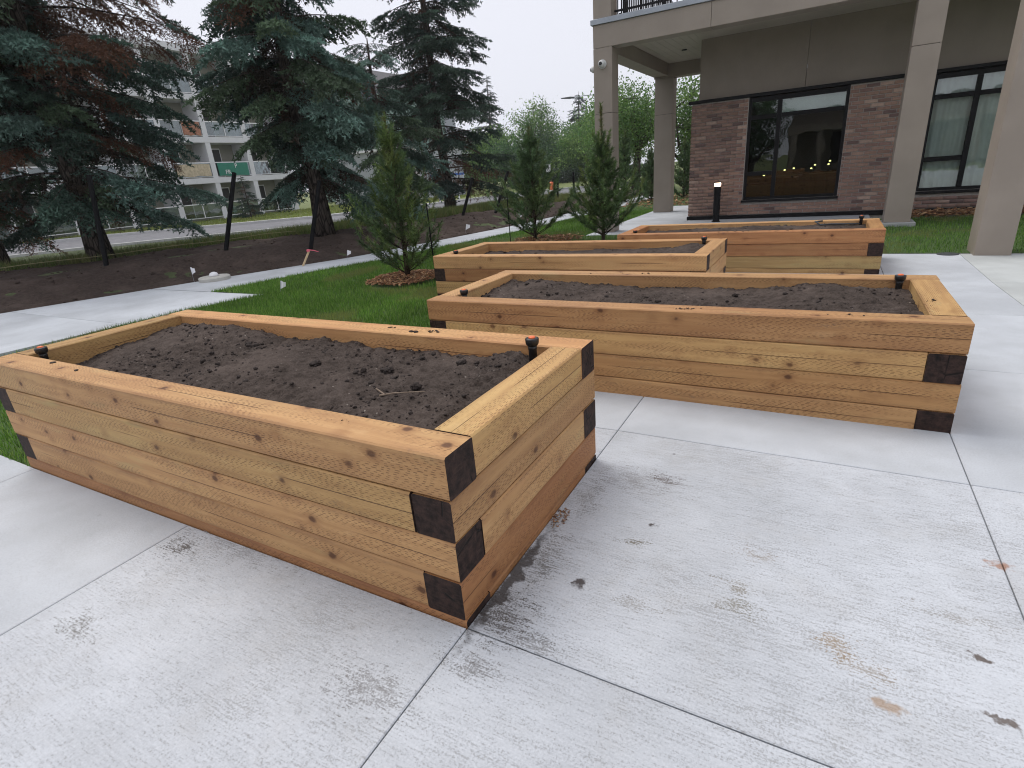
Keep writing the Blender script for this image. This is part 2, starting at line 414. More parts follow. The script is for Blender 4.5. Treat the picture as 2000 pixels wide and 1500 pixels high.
class MB:
    """collects shapes, builds one mesh"""
    def __init__(s): s.v = []; s.f = []
    def box(s, x0, x1, y0, y1, z0, z1, bev=0.0):
        if bev <= 0:
            b = len(s.v)
            s.v += [(x, y, z) for z in (z0, z1) for y in (y0, y1) for x in (x0, x1)]
            s.f += [tuple(b + i for i in q) for q in ((0, 2, 3, 1), (4, 5, 7, 6), (0, 1, 5, 4), (2, 6, 7, 3), (0, 4, 6, 2), (1, 3, 7, 5))]
            return s
        # chamfer the vertical and top edges
        def ring(z, i):
            return [(x0 + i + bev, y0 + i, z), (x1 - i - bev, y0 + i, z), (x1 - i, y0 + i + bev, z), (x1 - i, y1 - i - bev, z),
                    (x1 - i - bev, y1 - i, z), (x0 + i + bev, y1 - i, z), (x0 + i, y1 - i - bev, z), (x0 + i, y0 + i + bev, z)]
        b = len(s.v)
        s.v += ring(z0, bev) + ring(z0 + bev, 0) + ring(z1 - bev, 0) + ring(z1, bev)
        for k in range(3):
            for i in range(8):
                j = (i + 1) % 8
                s.f.append((b + 8 * k + i, b + 8 * k + j, b + 8 * k + 8 + j, b + 8 * k + 8 + i))
        s.f.append(tuple(b + 7 - i for i in range(8))); s.f.append(tuple(b + 24 + i for i in range(8)))
        return s
    def tube(s, pts, rad, n=8, cap=True):
        pts = [Vector(p) for p in pts]
        if not hasattr(rad, '__len__'): rad = [rad] * len(pts)
        b = len(s.v); prev = None
        for i, p in enumerate(pts):
            d = (pts[min(i + 1, len(pts) - 1)] - pts[max(i - 1, 0)]).normalized()
            a = prev if prev is not None else Vector((1, 0, 0)) if abs(d.x) < .8 else Vector((0, 1, 0))
            a = (a - d * a.dot(d)).normalized(); c = d.cross(a); prev = a
            for k in range(n):
                t = 2 * math.pi * k / n
                s.v.append(tuple(p + (a * math.cos(t) + c * math.sin(t)) * rad[i]))
        for i in range(len(pts) - 1):
            for k in range(n):
                j = (k + 1) % n
                s.f.append((b + i * n + k, b + i * n + j, b + (i + 1) * n + j, b + (i + 1) * n + k))
        if cap:
            s.f.append(tuple(b + n - 1 - k for k in range(n)))
            s.f.append(tuple(b + (len(pts) - 1) * n + k for k in range(n)))
        return s
    def lathe(s, prof, c=(0, 0, 0), n=20):
        b = len(s.v)
        for r, z in prof:
            for k in range(n):
                t = 2 * math.pi * k / n
                s.v.append((c[0] + r * math.cos(t), c[1] + r * math.sin(t), c[2] + z))
        for i in range(len(prof) - 1):
            for k in range(n):
                j = (k + 1) % n
                s.f.append((b + i * n + k, b + i * n + j, b + (i + 1) * n + j, b + (i + 1) * n + k))
        s.f.append(tuple(b + n - 1 - k for k in range(n)))
        s.f.append(tuple(b + (len(prof) - 1) * n + k for k in range(n)))
        return s
    def quad(s, *p):
        b = len(s.v); s.v += list(p); s.f.append(tuple(range(b, b + len(p)))); return s
    def build(s, name, mat, parent=None, smooth=False):
        return mobj(name, s.v, s.f, mat, parent, smooth)

class TB:
    """numpy triangle batch with point colours"""
    def __init__(s): s.V = []; s.T = []; s.C = []; s.n = 0
    def add(s, v, t, c):
        v = np.asarray(v, np.float32).reshape(-1, 3); t = np.asarray(t, np.int64).reshape(-1, 3)
        c = np.asarray(c, np.float32)
        if c.ndim == 1: c = np.tile(c, (len(v), 1))
        s.V.append(v); s.T.append(t + s.n); s.C.append(c); s.n += len(v)
    def build(s, name, mat, parent=None, smooth=False):
        V = np.concatenate(s.V); T = np.concatenate(s.T); C = np.concatenate(s.C)
        return fastmesh(name, V, T, mat, parent, C, smooth)
def fastmesh(name, V, T, mat, parent=None, C=None, smooth=False):
    me = bpy.data.meshes.new(name)
    k = T.shape[1]
    me.vertices.add(len(V)); me.vertices.foreach_set('co', np.ascontiguousarray(V, np.float32).ravel())
    me.loops.add(T.size); me.loops.foreach_set('vertex_index', np.ascontiguousarray(T, np.int32).ravel())
    me.polygons.add(len(T)); me.polygons.foreach_set('loop_start', np.arange(0, T.size, k, dtype=np.int32))
    if smooth: me.polygons.foreach_set('use_smooth', np.ones(len(T), bool))
    me.materials.append(MT[mat])
    if C is not None:
        a = me.attributes.new('col', 'FLOAT_COLOR', 'POINT')
        a.data.foreach_set('color', np.concatenate([np.clip(C, 0, 1), np.ones((len(C), 1))], 1).astype(np.float32).ravel())
    me.update(calc_edges=True)
    return link(bpy.data.objects.new(name, me), parent)

def h2(ix, iy, s):
    n = (ix.astype(np.int64) * 374761393 + iy.astype(np.int64) * 668265263 + s * 1442695041) & 0x7fffffff
    n = ((n ^ (n >> 13)) * 1274126177) & 0x7fffffff
    return ((n ^ (n >> 16)) & 0xffff) / 65535.0
def vnoise(x, y, s=0):
    ix, iy = np.floor(x), np.floor(y); fx, fy = x - ix, y - iy
    fx = fx * fx * (3 - 2 * fx); fy = fy * fy * (3 - 2 * fy)
    a, b, c, d = h2(ix, iy, s), h2(ix + 1, iy, s), h2(ix, iy + 1, s), h2(ix + 1, iy + 1, s)
    return (a * (1 - fx) + b * fx) * (1 - fy) + (c * (1 - fx) + d * fx) * fy
def fbm(x, y, s=0, o=4, g=.5):
    r = 0; a = 1; t = 0
    for i in range(o):
        r = r + a * vnoise(x, y, s + i); t += a; a *= g; x = x * 2.03; y = y * 2.03
    return r / t
def sstep(a, b, x):
    t = np.clip((x - a) / (b - a), 0, 1); return t * t * (3 - 2 * t)

def grid_obj(name, X, Y, Z, mat, parent=None, smooth=True):
    n, m = X.shape
    V = np.stack([X, Y, Z], -1).reshape(-1, 3)
    i = np.arange(n - 1)[:, None] * m + np.arange(m - 1)[None]
    T = np.stack([i, i + m, i + m + 1, i + 1], -1).reshape(-1, 4)
    # keep normals up
    a, b, c = V[T[0, 0]], V[T[0, 1]], V[T[0, 2]]
    if np.cross(b - a, c - b)[2] < 0: T = T[:, ::-1]
    return fastmesh(name, V, T, mat, parent, None, smooth)

# ------------------------------------------------------------------ ground levels
def gz(x, y):
    x = np.asarray(x, float); y = np.asarray(y, float)
    a = .0136 * np.clip(x + .82, -2.93, 0) * (1 - sstep(2.0, 3.4, y))
    return a - .05 * sstep(4.5, 6.5, y) * (1 - sstep(9, 11, y)) * sstep(-6, -3, x)
def walk_far(y): return np.interp(y, [-6, 3.1, 5.5, 8.07, 13, 18, 40], [-12.8, -10.06, -9.1, -7.96, -7.15, -6.8, -6.6])
def walk_near(y):
    y = np.asarray(y, float)
    return np.where(y < 4.83, np.interp(y, [-6, 2.06, 3.94, 4.83], [-7.7, -7.08, -6.92, -6.63]),
                    np.interp(y, [4.83, 6.56, 7.77, 9.5, 12, 18, 40], [-7.84, -7.46, -6.95, -6.74, -6.3, -5.85, -5.6]))
def soil_back(y): return np.interp(y, [-6, 4.26, 6.5, 8.8, 9.9, 13, 18, 30], [-15.5, -13.1, -12.3, -11.6, -10.2, -9.2, -8.8, -8.8])
def tz(x, y):
    s = walk_far(y) - x
    h = np.interp(y, [14, 20], [.30, .12])
    return h * sstep(0, 1.7, s) - (h + .09) * sstep(4.5, 9.0, s)

# big ground sheet to the horizon
gx = np.concatenate([[-400, -250, -150, -100, -70], np.linspace(-50, 20, 71), [30, 50, 90, 160, 300]])
gy_ = np.concatenate([[-300, -120, -60, -30], np.linspace(-15, 60, 76), [75, 100, 140, 200, 300, 500]])
X, Y = np.meshgrid(gx, gy_, indexing='ij')
g = grid_obj('ground', X, Y, tz(X, Y) - .17 + .04 * sstep(-12, -16, X), 'ground')
tag(g, kind='structure')

# ------------------------------------------------------------------ patio of concrete panels
def panel(x0, x1, y0, y1, mat, parent, name='concrete_panel', th=.09, gap=.0022, ch=.0035):
    x0 += gap; x1 -= gap; y0 += gap; y1 -= gap
    def ring(i, dz):
        pts = [(x0 + i, y0 + i), (x1 - i, y0 + i), (x1 - i, y1 - i), (x0 + i, y1 - i)]
        return [(px, py, float(gz(px, py)) + dz) for px, py in pts]
    v = ring(0, -th) + ring(0, -ch * .7) + ring(ch, 0)
    f = [(0, 3, 2, 1), (8, 9, 10, 11)]
    for k in (0, 4):
        for i in range(4):
            j = (i + 1) % 4; f.append((k + i, k + j, k + 4 + j, k + 4 + i))
    return mobj(name, v, f, mat, parent)
UX = [-8.0, -6.54, -5.11, -3.68, -2.25, -.82, .61, 1.46, 2.9, 4.35, 5.8]
VY = [-4.71, -3.28, -1.85, -.42, 1.01, 2.44, 3.87, 5.30, 6.73, 8.45]
cells = []
for i in range(len(UX) - 1):
    for j in range(len(VY) - 1):
        a, b, c, d = UX[i], UX[i + 1], VY[j], VY[j + 1]
        if c >= 1.0 and a < -2.3: continue
        cells.append((a, b, c, d, 'conc_green' if (a > 1.4 and c > 1) else ('conc2' if (b < -2.2 or c > 2.4) else 'conc')))
cells += [(-2.25, -.82, 8.45, 10.6, 'conc2'), (-.82, .61, 8.45, 10.6, 'conc2')]
for a, b in ((-4.2, -2.68), (-2.68, -.82), (-.82, .72)):
    cells.append((a, b, 10.6, 12.93, 'conc2'))
cells += [(-4.2, -2.68, 12.93, 15.0, 'conc2'), (-4.2, -2.68, 15.0, 17.2, 'conc2')]
pm = MB()
for (a, b, c, d, mt) in cells:
    pm.quad(*[(px, py, float(gz(px, py)) - .022) for px, py in ((a, c), (b, c), (b, d), (a, d))])
patio = tag(pm.build('patio', 'joint'), kind='structure')
for (a, b, c, d, mt) in cells: panel(a, b, c, d, mt, patio)

# walkway along the lawn
brk = [-4.5, -3.0, -1.5, 0.0, 1.5, 3.2, 4.82]
brk2 = [4.84, 6.35, 7.85, 9.35, 10.85, 12.4, 13.9, 15.4, 17, 19, 21, 23, 25]
wv = MB(); wcells = []
for bl in (brk, brk2):
    for j in range(len(bl) - 1):
        ys = np.linspace(bl[j] + .003, bl[j + 1] - .003, 4)
        wcells.append([(float(walk_far(y)), y) for y in ys] + [(float(walk_near(y)), y) for y in ys[::-1]])
for poly in wcells: wv.quad(*[(px, py, -.035) for px, py in poly][::-1])
walk = tag(wv.build('walkway', 'joint'), kind='structure')
for poly in wcells:
    n = len(poly); top = [(px, py, -.004) for px, py in poly]; bot = [(px, py, -.08) for px, py in poly]
    f = [tuple(range(n))[::-1], tuple(range(n, 2 * n))] + [((i + 1) % n, i, n + i, n + (i + 1) % n) for i in range(n)]
    mobj('concrete_panel', top + bot, f, 'conc2', walk)

# ------------------------------------------------------------------ soil strip, verge, lawn, road
ys = np.linspace(-6, 26, 400); ts = np.linspace(0, 1, 60)
Yg, Tg = np.meshgrid(ys, ts, indexing='ij')
edge = .05 * (fbm(Yg * 1.3, Yg * 0, 3) - .5)
Xg = walk_far(Yg) * (1 - Tg) + soil_back(Yg + .6 * (fbm(Yg * .8, Yg * 0 + 5, 5) - .5)) * Tg + edge * (1 - Tg)
lump = .16 * (fbm(Xg * 1.1, Yg * 1.1, 11, 4) - .5) + .05 * (fbm(Xg * 7, Yg * 7, 17, 3) - .5)
env = np.minimum(sstep(0, .12, Tg), 1) * (1 - .6 * sstep(.9, 1, Tg))
Zg = tz(Xg, Yg) + lump * env + .015 - .05 * (1 - sstep(0, .05, Tg)) - .05 * sstep(.97, 1, Tg)
strip = tag(grid_obj('soil_strip', Xg, Yg, Zg, 'mound'), kind='structure')
def zsoil(x, y):
    x = np.asarray(x, float); y = np.asarray(y, float)
    return tz(x, y) + .16 * (fbm(x * 1.1, y * 1.1, 11, 4) - .5) + .015

ROADN = ([-30, 0, 10.5, 16.6, 24, 27, 30.5, 36, 45], [-34, -29, -24.2, -18.2, -16.6, -13.2, -11.8, -8, -2])
ROADF = ([-30, 0, 14.8, 21.6, 28, 36, 41, 47, 55], [-45, -38, -32.0, -23.2, -20.6, -18.8, -15.9, -10, -3])
Yv, Tv = np.meshgrid(np.linspace(-10, 27, 120), np.linspace(0, 1, 40), indexing='ij')
Xv = walk_far(Yv) * (1 - Tv) + np.minimum(np.interp(Yv, *ROADN) + .1, walk_far(Yv) - .5) * Tv
Zv = tz(Xv, Yv) - .03 + .10 * (fbm(Xv * .8, Yv * .8, 23) - .5) * sstep(.05, .4, Tv) * (1 - sstep(.9, 1, Tv))
verge = tag(grid_obj('grass_verge', Xv, Yv, Zv, 'verge'), kind='structure')
# lawn sheets
Yl, Tl = np.meshgrid(np.linspace(1.0, 26, 200), np.linspace(0, 1, 30), indexing='ij')
def lawn_right(y): return np.where(y < 10.6, -2.25, np.where(y < 17.2, -4.2, -1.0))
Xl = walk_near(Yl) * (1 - Tl) + lawn_right(Yl) * Tl
Zl = gz(Xl, Yl) - .012 + .03 * (fbm(Xl, Yl, 31) - .5)
lawn = tag(grid_obj('lawn', Xl, Yl, Zl, 'lawn'), kind='structure')
lw2 = tag(grid_obj('lawn', *[a for a in np.meshgrid(np.linspace(.74, 9, 20), np.linspace(8.46, 12.1, 12), indexing='ij')],
          np.full((20, 12), -.012) - .035 * (1 - sstep(8.5, 9.6, np.meshgrid(np.linspace(.74, 9, 20), np.linspace(8.46, 12.1, 12), indexing='ij')[1])), 'lawn'), kind='structure')
# road
t = np.linspace(0, 1, 60)
def rcurve(c):
    yy = np.array(c[0], float); xx = np.array(c[1], float)
    return np.interp(t, np.linspace(0, 1, len(yy)), xx), np.interp(t, np.linspace(0, 1, len(yy)), yy)
nx, ny = rcurve(ROADN); fx_, fy_ = rcurve(ROADF)
W = np.linspace(0, 1, 6)[None]
tag(grid_obj('road', nx[:, None] * (1 - W) + fx_[:, None] * W, ny[:, None] * (1 - W) + fy_[:, None] * W, np.full((60, 6), -.11), 'asph'), kind='structure')
for nm, cx, cy, dz in (('kerb', nx, ny, -.03), ('kerb', fx_, fy_, -.0)):
    kb = MB(); pts = [(a, b) for a, b in zip(cx, cy)]
    for i in range(len(pts) - 1):
        (a, b), (c, d) = pts[i], pts[i + 1]
        L = math.hypot(c - a, d - b); ox, oy = -(d - b) / L * .12, (c - a) / L * .12
        bi = len(kb.v)
        for (px, py) in ((a, b), (c, d)):
            kb.v += [(px - ox, py - oy, -.16), (px - ox, py - oy, dz), (px + ox, py + oy, dz), (px + ox, py + oy, -.16)]
        kb.f += [tuple(bi + k for k in q) for q in ((0, 4, 5, 1), (1, 5, 6, 2), (2, 6, 7, 3))]
    tag(kb.build(nm, 'kerb'), kind='structure')
# footpath beyond the road
fp = np.stack([fx_, fy_], 1); nrm = np.stack([fx_ - nx, fy_ - ny], 1); nrm /= np.linalg.norm(nrm, axis=1)[:, None]
A_ = fp + nrm * 1.2; B_ = fp + nrm * 2.7
tag(grid_obj('far_footpath', np.stack([A_[:, 0], B_[:, 0]], 1), np.stack([A_[:, 1], B_[:, 1]], 1), np.full((60, 2), -.085), 'kerb'), kind='structure')

# ------------------------------------------------------------------ raised beds
S_ = .14
L_, W_ = 2.928, 1.116
def timber(name, length, parent, loc, along, tint, hgt=S_):
    """one 6x6: chamfered square section, slightly uneven, length along X or Y"""
    n = 7; c = .0055; h = S_ / 2 - .0008; hz = hgt / 2 - .0014
    sec = [(-h + c, -hz), (h - c, -hz), (h, -hz + c), (h, hz - c), (h - c, hz), (-h + c, hz), (-h, hz - c), (-h, -hz + c)]
    per = [0.004, .136, .1402, .2798, .2842, .4158, .4202, .5598, .564]
    bow = (rng.random(2) - .5) * .004
    V = []; 
    for i in range(n):
        tt = i / (n - 1); x = -length / 2 + length * tt
        o = bow * math.sin(math.pi * tt)
        for (a, b) in sec:
            j = (rng.random(3) - .5) * .0016
            if i in (0, n - 1): j *= .6
            V.append((x + (j[0] if i in (0, n - 1) else 0), a + j[1] + o[0], b + j[2] * .6))
    F = []; FM = []; UVs = []
    uo = 0
    for i in range(n - 1):
        for k in range(8):
            j = (k + 1) % 8
            F.append((i * 8 + k, i * 8 + j, (i + 1) * 8 + j, (i + 1) * 8 + k)); FM.append(0)
            u0, u1 = length * i / (n - 1), length * (i + 1) / (n - 1)
            UVs += [(u0, per[k]), (u0, per[k + 1]), (u1, per[k + 1]), (u1, per[k])]
    F.append(tuple(range(7, -1, -1))); F.append(tuple((n - 1) * 8 + k for k in range(8))); FM += [1, 1]
    UVs += [(0, 0)] * 16
    # orient outward
    me = bpy.data.meshes.new(name)
    me.from_pydata(V, [], F)
    me.materials.append(MT['timber']); me.materials.append(MT['end'])
    me.polygons.foreach_set('material_index', FM)
    ul = me.uv_layers.new(name='UVMap')
    ul.data.foreach_set('uv', np.array(UVs, np.float32).ravel())
    me.update()
    o = bpy.data.objects.new(name, me)
    o.location = loc
    if along == 'y': o.rotation_euler = (0, 0, math.pi / 2)
    o.color = (*tint, 1)
    return link(o, parent)

def bed(x1, y0, ztop, nrows, label, tints):
    x0, y1 = x1 - L_, y0 + W_
    root = empty('raised_bed', ((x0 + x1) / 2, (y0 + y1) / 2, 0))
    tag(root, label, 'raised bed')
    cx, cy = L_ / 2, W_ / 2
    for r in range(nrows):
        zc = ztop - S_ * (r + .5)
        longs = L_ if r % 2 == 0 else L_ - 2 * S_
        shorts = W_ - 2 * S_ if r % 2 == 0 else W_
        for sgn in (-1, 1):
            tn = tints.get((r, 'f' if sgn < 0 else 'b'), (1, 1, 1))
            jt = 1 + (rng.random() - .5) * .30
            timber('timber', longs - .002, root, ((rng.random() - .5) * .004, sgn * (cy - S_ / 2) + (rng.random() - .5) * .005, zc), 'x', tuple(min(1.3, q * jt) for q in tn))
            tn = tints.get((r, 'l' if sgn < 0 else 'r'), (1, 1, 1))
            jt = 1 + (rng.random() - .5) * .30
            timber('timber', shorts - .002, root, (sgn * (cx - S_ / 2) + (rng.random() - .5) * .005, (rng.random() - .5) * .004, zc), 'y', tuple(min(1.3, q * jt) for q in tn))
    return (x0, x1, y0, y1, ztop)
YEL = (1.05, 1.12, 1.05); RED = (.80, .66, .62); TAN = (1, 1, 1); GRN = (.86, 1.0, .95)
B1 = bed(-.820, 1.010, .584, 5, 'nearest and tallest timber raised bed, its dark end block facing the camera',
         {(0, 'r'): YEL, (4, 'r'): RED, (3, 'r'): RED, (4, 'f'): (.85, .72, .70), (0, 'b'): (1.05, .98, .95), (0, 'l'): (.95, 1, .9), (1, 'f'): YEL, (2, 'r'): TAN})
B2 = bed(.610, 2.910, .520, 4, 'timber raised bed on the right with its long front side facing the open patio',
         {(1, 'f'): YEL, (0, 'r'): YEL, (0, 'f'): (.98, .92, .9), (2, 'f'): (.96, .92, .86)})
B3 = bed(-.860, 4.970, .486, 4, 'timber raised bed behind on the left, next to the young pine and its chip ring',
         {(1, 'f'): RED, (0, 'f'): TAN, (0, 'b'): (1, .95, .9), (2, 'f'): YEL})
B4 = bed(.570, 7.060, .422, 4, 'farthest timber raised bed, reddest wood, in front of the brick wall',
         {(0, 'f'): RED, (1, 'f'): RED, (0, 'l'): (.9, .7, .6), (2, 'f'): GRN, (3, 'f'): YEL, (0, 'r'): (.95, .9, .8)})

# soil in the beds: height field plus clods
def ico(sub=1):
    p = (1 + 5 ** .5) / 2
    v = np.array([(-1, p, 0), (1, p, 0), (-1, -p, 0), (1, -p, 0), (0, -1, p), (0, 1, p), (0, -1, -p), (0, 1, -p), (p, 0, -1), (p, 0, 1), (-p, 0, -1), (-p, 0, 1)], float)
    f = [(0, 11, 5), (0, 5, 1), (0, 1, 7), (0, 7, 10), (0, 10, 11), (1, 5, 9), (5, 11, 4), (11, 10, 2), (10, 7, 6), (7, 1, 8), (3, 9, 4), (3, 4, 2), (3, 2, 6), (3, 6, 8), (3, 8, 9), (4, 9, 5), (2, 4, 11), (6, 2, 10), (8, 6, 7), (9, 8, 1)]
    v = [tuple(q / np.linalg.norm(q)) for q in v]
    for _ in range(sub):
        nf = []; cache = {}
        def mid(a, b):
            k = (min(a, b), max(a, b))
            if k not in cache:
                q = np.array(v[a]) + np.array(v[b]); v.append(tuple(q / np.linalg.norm(q))); cache[k] = len(v) - 1
            return cache[k]
        for a, b, c in f:
            x, y, z = mid(a, b), mid(b, c), mid(c, a); nf += [(a, x, z), (b, y, x), (c, z, y), (x, y, z)]
        f = nf
    return np.array(v), np.array(f)
ICO = {k: ico(k) for k in (0, 1, 2)}
def clods(tb, P, size, sub=1, flat=.7):
    v0, f0 = ICO[sub]
    for p, s in zip(P, size):
        d = 1 + .8 * (rng.random(len(v0)) - .5)
        sc = np.array([s * (.8 + .5 * rng.random()), s * (.8 + .5 * rng.random()), s * flat])
        a = rng.random() * 6.28; c_, s_ = math.cos(a), math.sin(a)
        w = v0 * d[:, None] * sc
        w = np.stack([w[:, 0] * c_ - w[:, 1] * s_, w[:, 0] * s_ + w[:, 1] * c_, w[:, 2]], 1)
        tb.add(w + p, f0, (.05, .04, .035))
def bed_soil(B, res, ncl, depth, heaps, label, seed):
    x0, x1, y0, y1, zt = B
    x0 += S_ - .004; x1 -= S_ - .004; y0 += S_ - .004; y1 -= S_ - .004
    nx_, ny_ = int((x1 - x0) / res), int((y1 - y0) / res)
    X, Y = np.meshgrid(np.linspace(x0, x1, nx_), np.linspace(y0, y1, ny_), indexing='ij')
    def hf(X, Y):
        z = zt - depth + .05 * (fbm(X * 2.0, Y * 2.0, seed, 3) - .5) + .030 * (fbm(X * 11, Y * 11, seed + 5, 3) - .5) + .024 * (fbm(X * 40, Y * 40, seed + 9, 3, .65) - .5)
        rough = sstep(.45, .7, fbm(X * 3, Y * 3, seed + 20, 2))
        bl = vnoise(X * 26, Y * 26, seed + 30); z = z + rough * .018 * np.abs(bl - .5) * 2
        for (hx, hy, r, a) in heaps:
            z = z + a * np.exp(-((X - x0 - hx) ** 2 + (Y - y0 - hy) ** 2) / (r * r))
        return z
    root = grid_obj('bed_soil', X, Y, hf(X, Y), 'soil')
    tag(root, label, 'soil', kind='stuff')
    tb = TB()
    P = np.stack([x0 + rng.random(ncl) * (x1 - x0), y0 + rng.random(ncl) * (y1 - y0)], 1)
    keep = fbm(P[:, 0] * 3, P[:, 1] * 3, seed + 20, 2) + .25 * rng.random(ncl) > .5
    P = P[keep]
    sz = .002 + .006 * rng.random(len(P)) ** 3 * (1 + 1.2 * (rng.random(len(P)) > .95))
    big_ = sz > .0055
    Zc = hf(P[:, 0], P[:, 1]) + sz * .15
    clods(tb, np.column_stack([P, Zc])[big_], sz[big_], 1); clods(tb, np.column_stack([P, Zc])[~big_], sz[~big_], 0)
    # a few large lumps
    nb = 5
    Pb = np.stack([x0 + .15 + rng.random(nb) * (x1 - x0 - .3), y0 + .3 + rng.random(nb) * (y1 - y0 - .4)], 1)
    sb = .012 + .010 * rng.random(nb)
    clods(tb, np.column_stack([Pb, hf(Pb[:, 0], Pb[:, 1]) + sb * .3]), sb, 2, .55)
    cl = tb.build('soil_clod', 'clod', root); cl['kind'] = 'stuff'
    # spilled crumbs on the beam tops
    return hf
hf1 = bed_soil(B1, .0075, 3300, .075, [(2.5, .75, .16, .045), (.45, .72, .25, .03), (1.3, .75, .2, .02), (.1, .1, .25, -.05), (2.45, .25, .25, .01)], 'dark crumbly soil filling the nearest raised bed', 101)
hf2 = bed_soil(B2, .012, 1500, .070, [(.35, .6, .25, .035), (2.45, .7, .2, .03), (1.1, .75, .3, -.02), (.05, .1, .2, -.04)], 'dark soil filling the raised bed on the right side of the patio', 202)
hf3 = bed_soil(B3, .02, 500, .085, [(2.5, .7, .2, .05), (.3, .4, .4, -.03)], 'dark soil filling the raised bed behind on the left', 303)
hf4 = bed_soil(B4, .02, 500, .065, [(1.6, .7, .4, .03), (.3, .4, .4, -.02)], 'dark soil filling the farthest raised bed by the brick wall', 404)

# crumbs spilled on the beam tops, twig on soil
tb = TB()
def spill(x, y, z, n, rx, ry, s0=.004):
    P = np.column_stack([x + (rng.random(n) + rng.random(n) - 1) * rx, y + (rng.random(n) + rng.random(n) - 1) * ry, np.full(n, z)])
    clods(tb, P, s0 * (.3 + 1.2 * rng.random(n) ** 3), 1, .35)
spill(-1.62, 2.06, .585, 16, .05, .02, .006); spill(-1.72, 2.03, .585, 22, .04, .012, .008); spill(-1.9, 2.07, .585, 6, .03, .01, .006)
spill(-3.25, 1.12, .585, 4, .02, .008, .010); spill(-2.95, 1.09, .585, 4, .015, .008, .009); spill(-1.30, 1.09, .585, 4, .12, .03, .004)
spill(-1.2, 3.95, .521, 14, .4, .04, .006); spill(-.6, 2.97, .521, 26, .12, .03, .006); spill(.15, 2.97, .521, 8, .1, .03, .005); spill(.5, 3.3, .521, 10, .04, .12, .006)
spill(-.8, 7.12, .423, 30, .8, .05, .008); spill(-2.0, 6.0, .487, 8, .5, .04, .006)
tag(tb.build('spilled_soil', 'clod'), 'crumbs of soil scattered on the flat tops of the timber beams', 'soil', kind='stuff')
tw = MB()
zt1 = lambda x, y: float(hf1(np.array(x), np.array(y)))
for pts in ([(-1.42, 1.42), (-1.36, 1.44), (-1.26, 1.50)], [(-1.36, 1.44), (-1.38, 1.47)], [(-1.40, 1.43), (-1.46, 1.45)]):
    tw.tube([(a, b, zt1(a, b) + .006) for a, b in pts], [.0035, .003, .002][:len(pts)], 5)
tag(tw.build('twig', 'twig'), 'dry forked twig lying on the soil of the nearest bed', 'twig')

# irrigation risers
def riser(x, y, ztip, h, label, s=.92, button=True):
    root = empty('irrigation_riser', (x, y, ztip - h))
    tag(root, label, 'irrigation riser', 'irrigation risers in the raised beds')
    MB().lathe([(.019 * s, 0), (.019 * s, h - .05), (.0205 * s, h - .048), (.0205 * s, h - .03)], n=20).build('body', 'plast', root, True)
    MB().lathe([(.0215 * s, h - .034), (.0285 * s, h - .026), (.0305 * s, h - .020), (.0315 * s, h - .005), (.030 * s, h - .001), (.022 * s, h + .0005)], n=24).build('cap', 'plast', root, True)
    if button:
        MB().lathe([(.0165 * s, h - .002), (.0160 * s, h + .004), (.012 * s, h + .0065), (.004 * s, h + .007)], n=18).build('button', 'orange', root, True)
    return root
for B, z1, z2, nm in ((B1, .612, .632, 'the nearest bed'), (B2, .552, .552, 'the right-hand bed'), (B3, .515, .525, 'the left rear bed'), (B4, .450, .475, 'the farthest bed')):
    x0, x1, y0, y1, zt = B
    riser(x0 + S_ + .045, y0 + S_ + .05, z1, .20, 'black riser with orange button in the front left corner of ' + nm)
    riser(x1 - S_ - .055, y1 - S_ - .055, z2, .20, 'black riser with orange button in the back right corner of ' + nm)

zt4 = lambda x, y: float(hf4(np.array(x), np.array(y)))
hp = [(.36, 7.96), (.22, 7.93), (.06, 7.92), (-.05, 7.90), (-.11, 7.93), (-.09, 7.99), (-.03, 7.98)]
tag(MB().tube([(a, b, zt4(a, b) + .02 + (.03 if i > 3 else 0)) for i, (a, b) in enumerate(hp)], .010, 7).build('drip_hose', 'hoop', None, True), 'thin dark hose with a small loop lying on the soil of the farthest bed', 'hose')

# ------------------------------------------------------------------ brick building with portico
BV = 12.90                                 # brick face
bld = empty('brick_building', (-1.0, BV, 0))
tag(bld, 'taupe and brown brick building with a columned portico and dark framed windows', 'building')
BO = Vector((-1.0, BV, 0))
def rel(mb, o=BO):
    mb.v = [(v[0] - o[0], v[1] - o[1], v[2] - o[2]) for v in mb.v]; return mb
def bpart(name, mat, mb, parent=None): return rel(mb).build(name, mat, parent or bld)
W1 = (-1.58, .14, .37, 2.29); W2 = (1.38, 3.25, .38, 2.30)
XR = 7.0
# backing wall with openings
mb = MB()
for (a, b, z0, z1) in ((-2.67, W1[0], 0, 2.3), (W1[0], W1[1], 0, W1[2]), (W1[1], W2[0], 0, 2.3), (W2[0], W2[1], 0, W2[2]), (W2[1], XR, 0, 2.3)):
    mb.box(a, b, BV + .012, BV + .25, z0 - .1, z1)
mb.box(-2.67, -2.42, BV + .25, BV + 9, -.1, 2.3)
wall = bpart('brick_wall', 'mortar', mb)
bcols = [(.150, .105, .090), (.165, .118, .100), (.135, .095, .085), (.180, .132, .112), (.085, .062, .060), (.215, .170, .148), (.155, .110, .092), (.142, .100, .092)]
bpr = [.2, .2, .17, .12, .09, .06, .1, .06]
BH, BLN, J = .0667, .2050, .009
bricks = []
row = 0; z = .085
while z + BH < 2.29:
    x = -2.68 - (BLN / 2 if row % 2 else 0)
    while x < XR - .2:
        a, b = max(x, -2.68), x + BLN
        for (lo, hi, z0, z1) in (W1, W2):
            if z + BH > z0 - .045 and z < z1:
                if a < lo - .004 < b: b = lo - .004
                elif a >= lo - .004 and b <= hi + .004: a = b
                elif a < hi + .004 < b: a = hi + .004
        if b - a > .03: bricks.append((a, b - J, z, z + BH - J))
        x += BLN
    row += 1; z += BH
bmesh_cache = {}
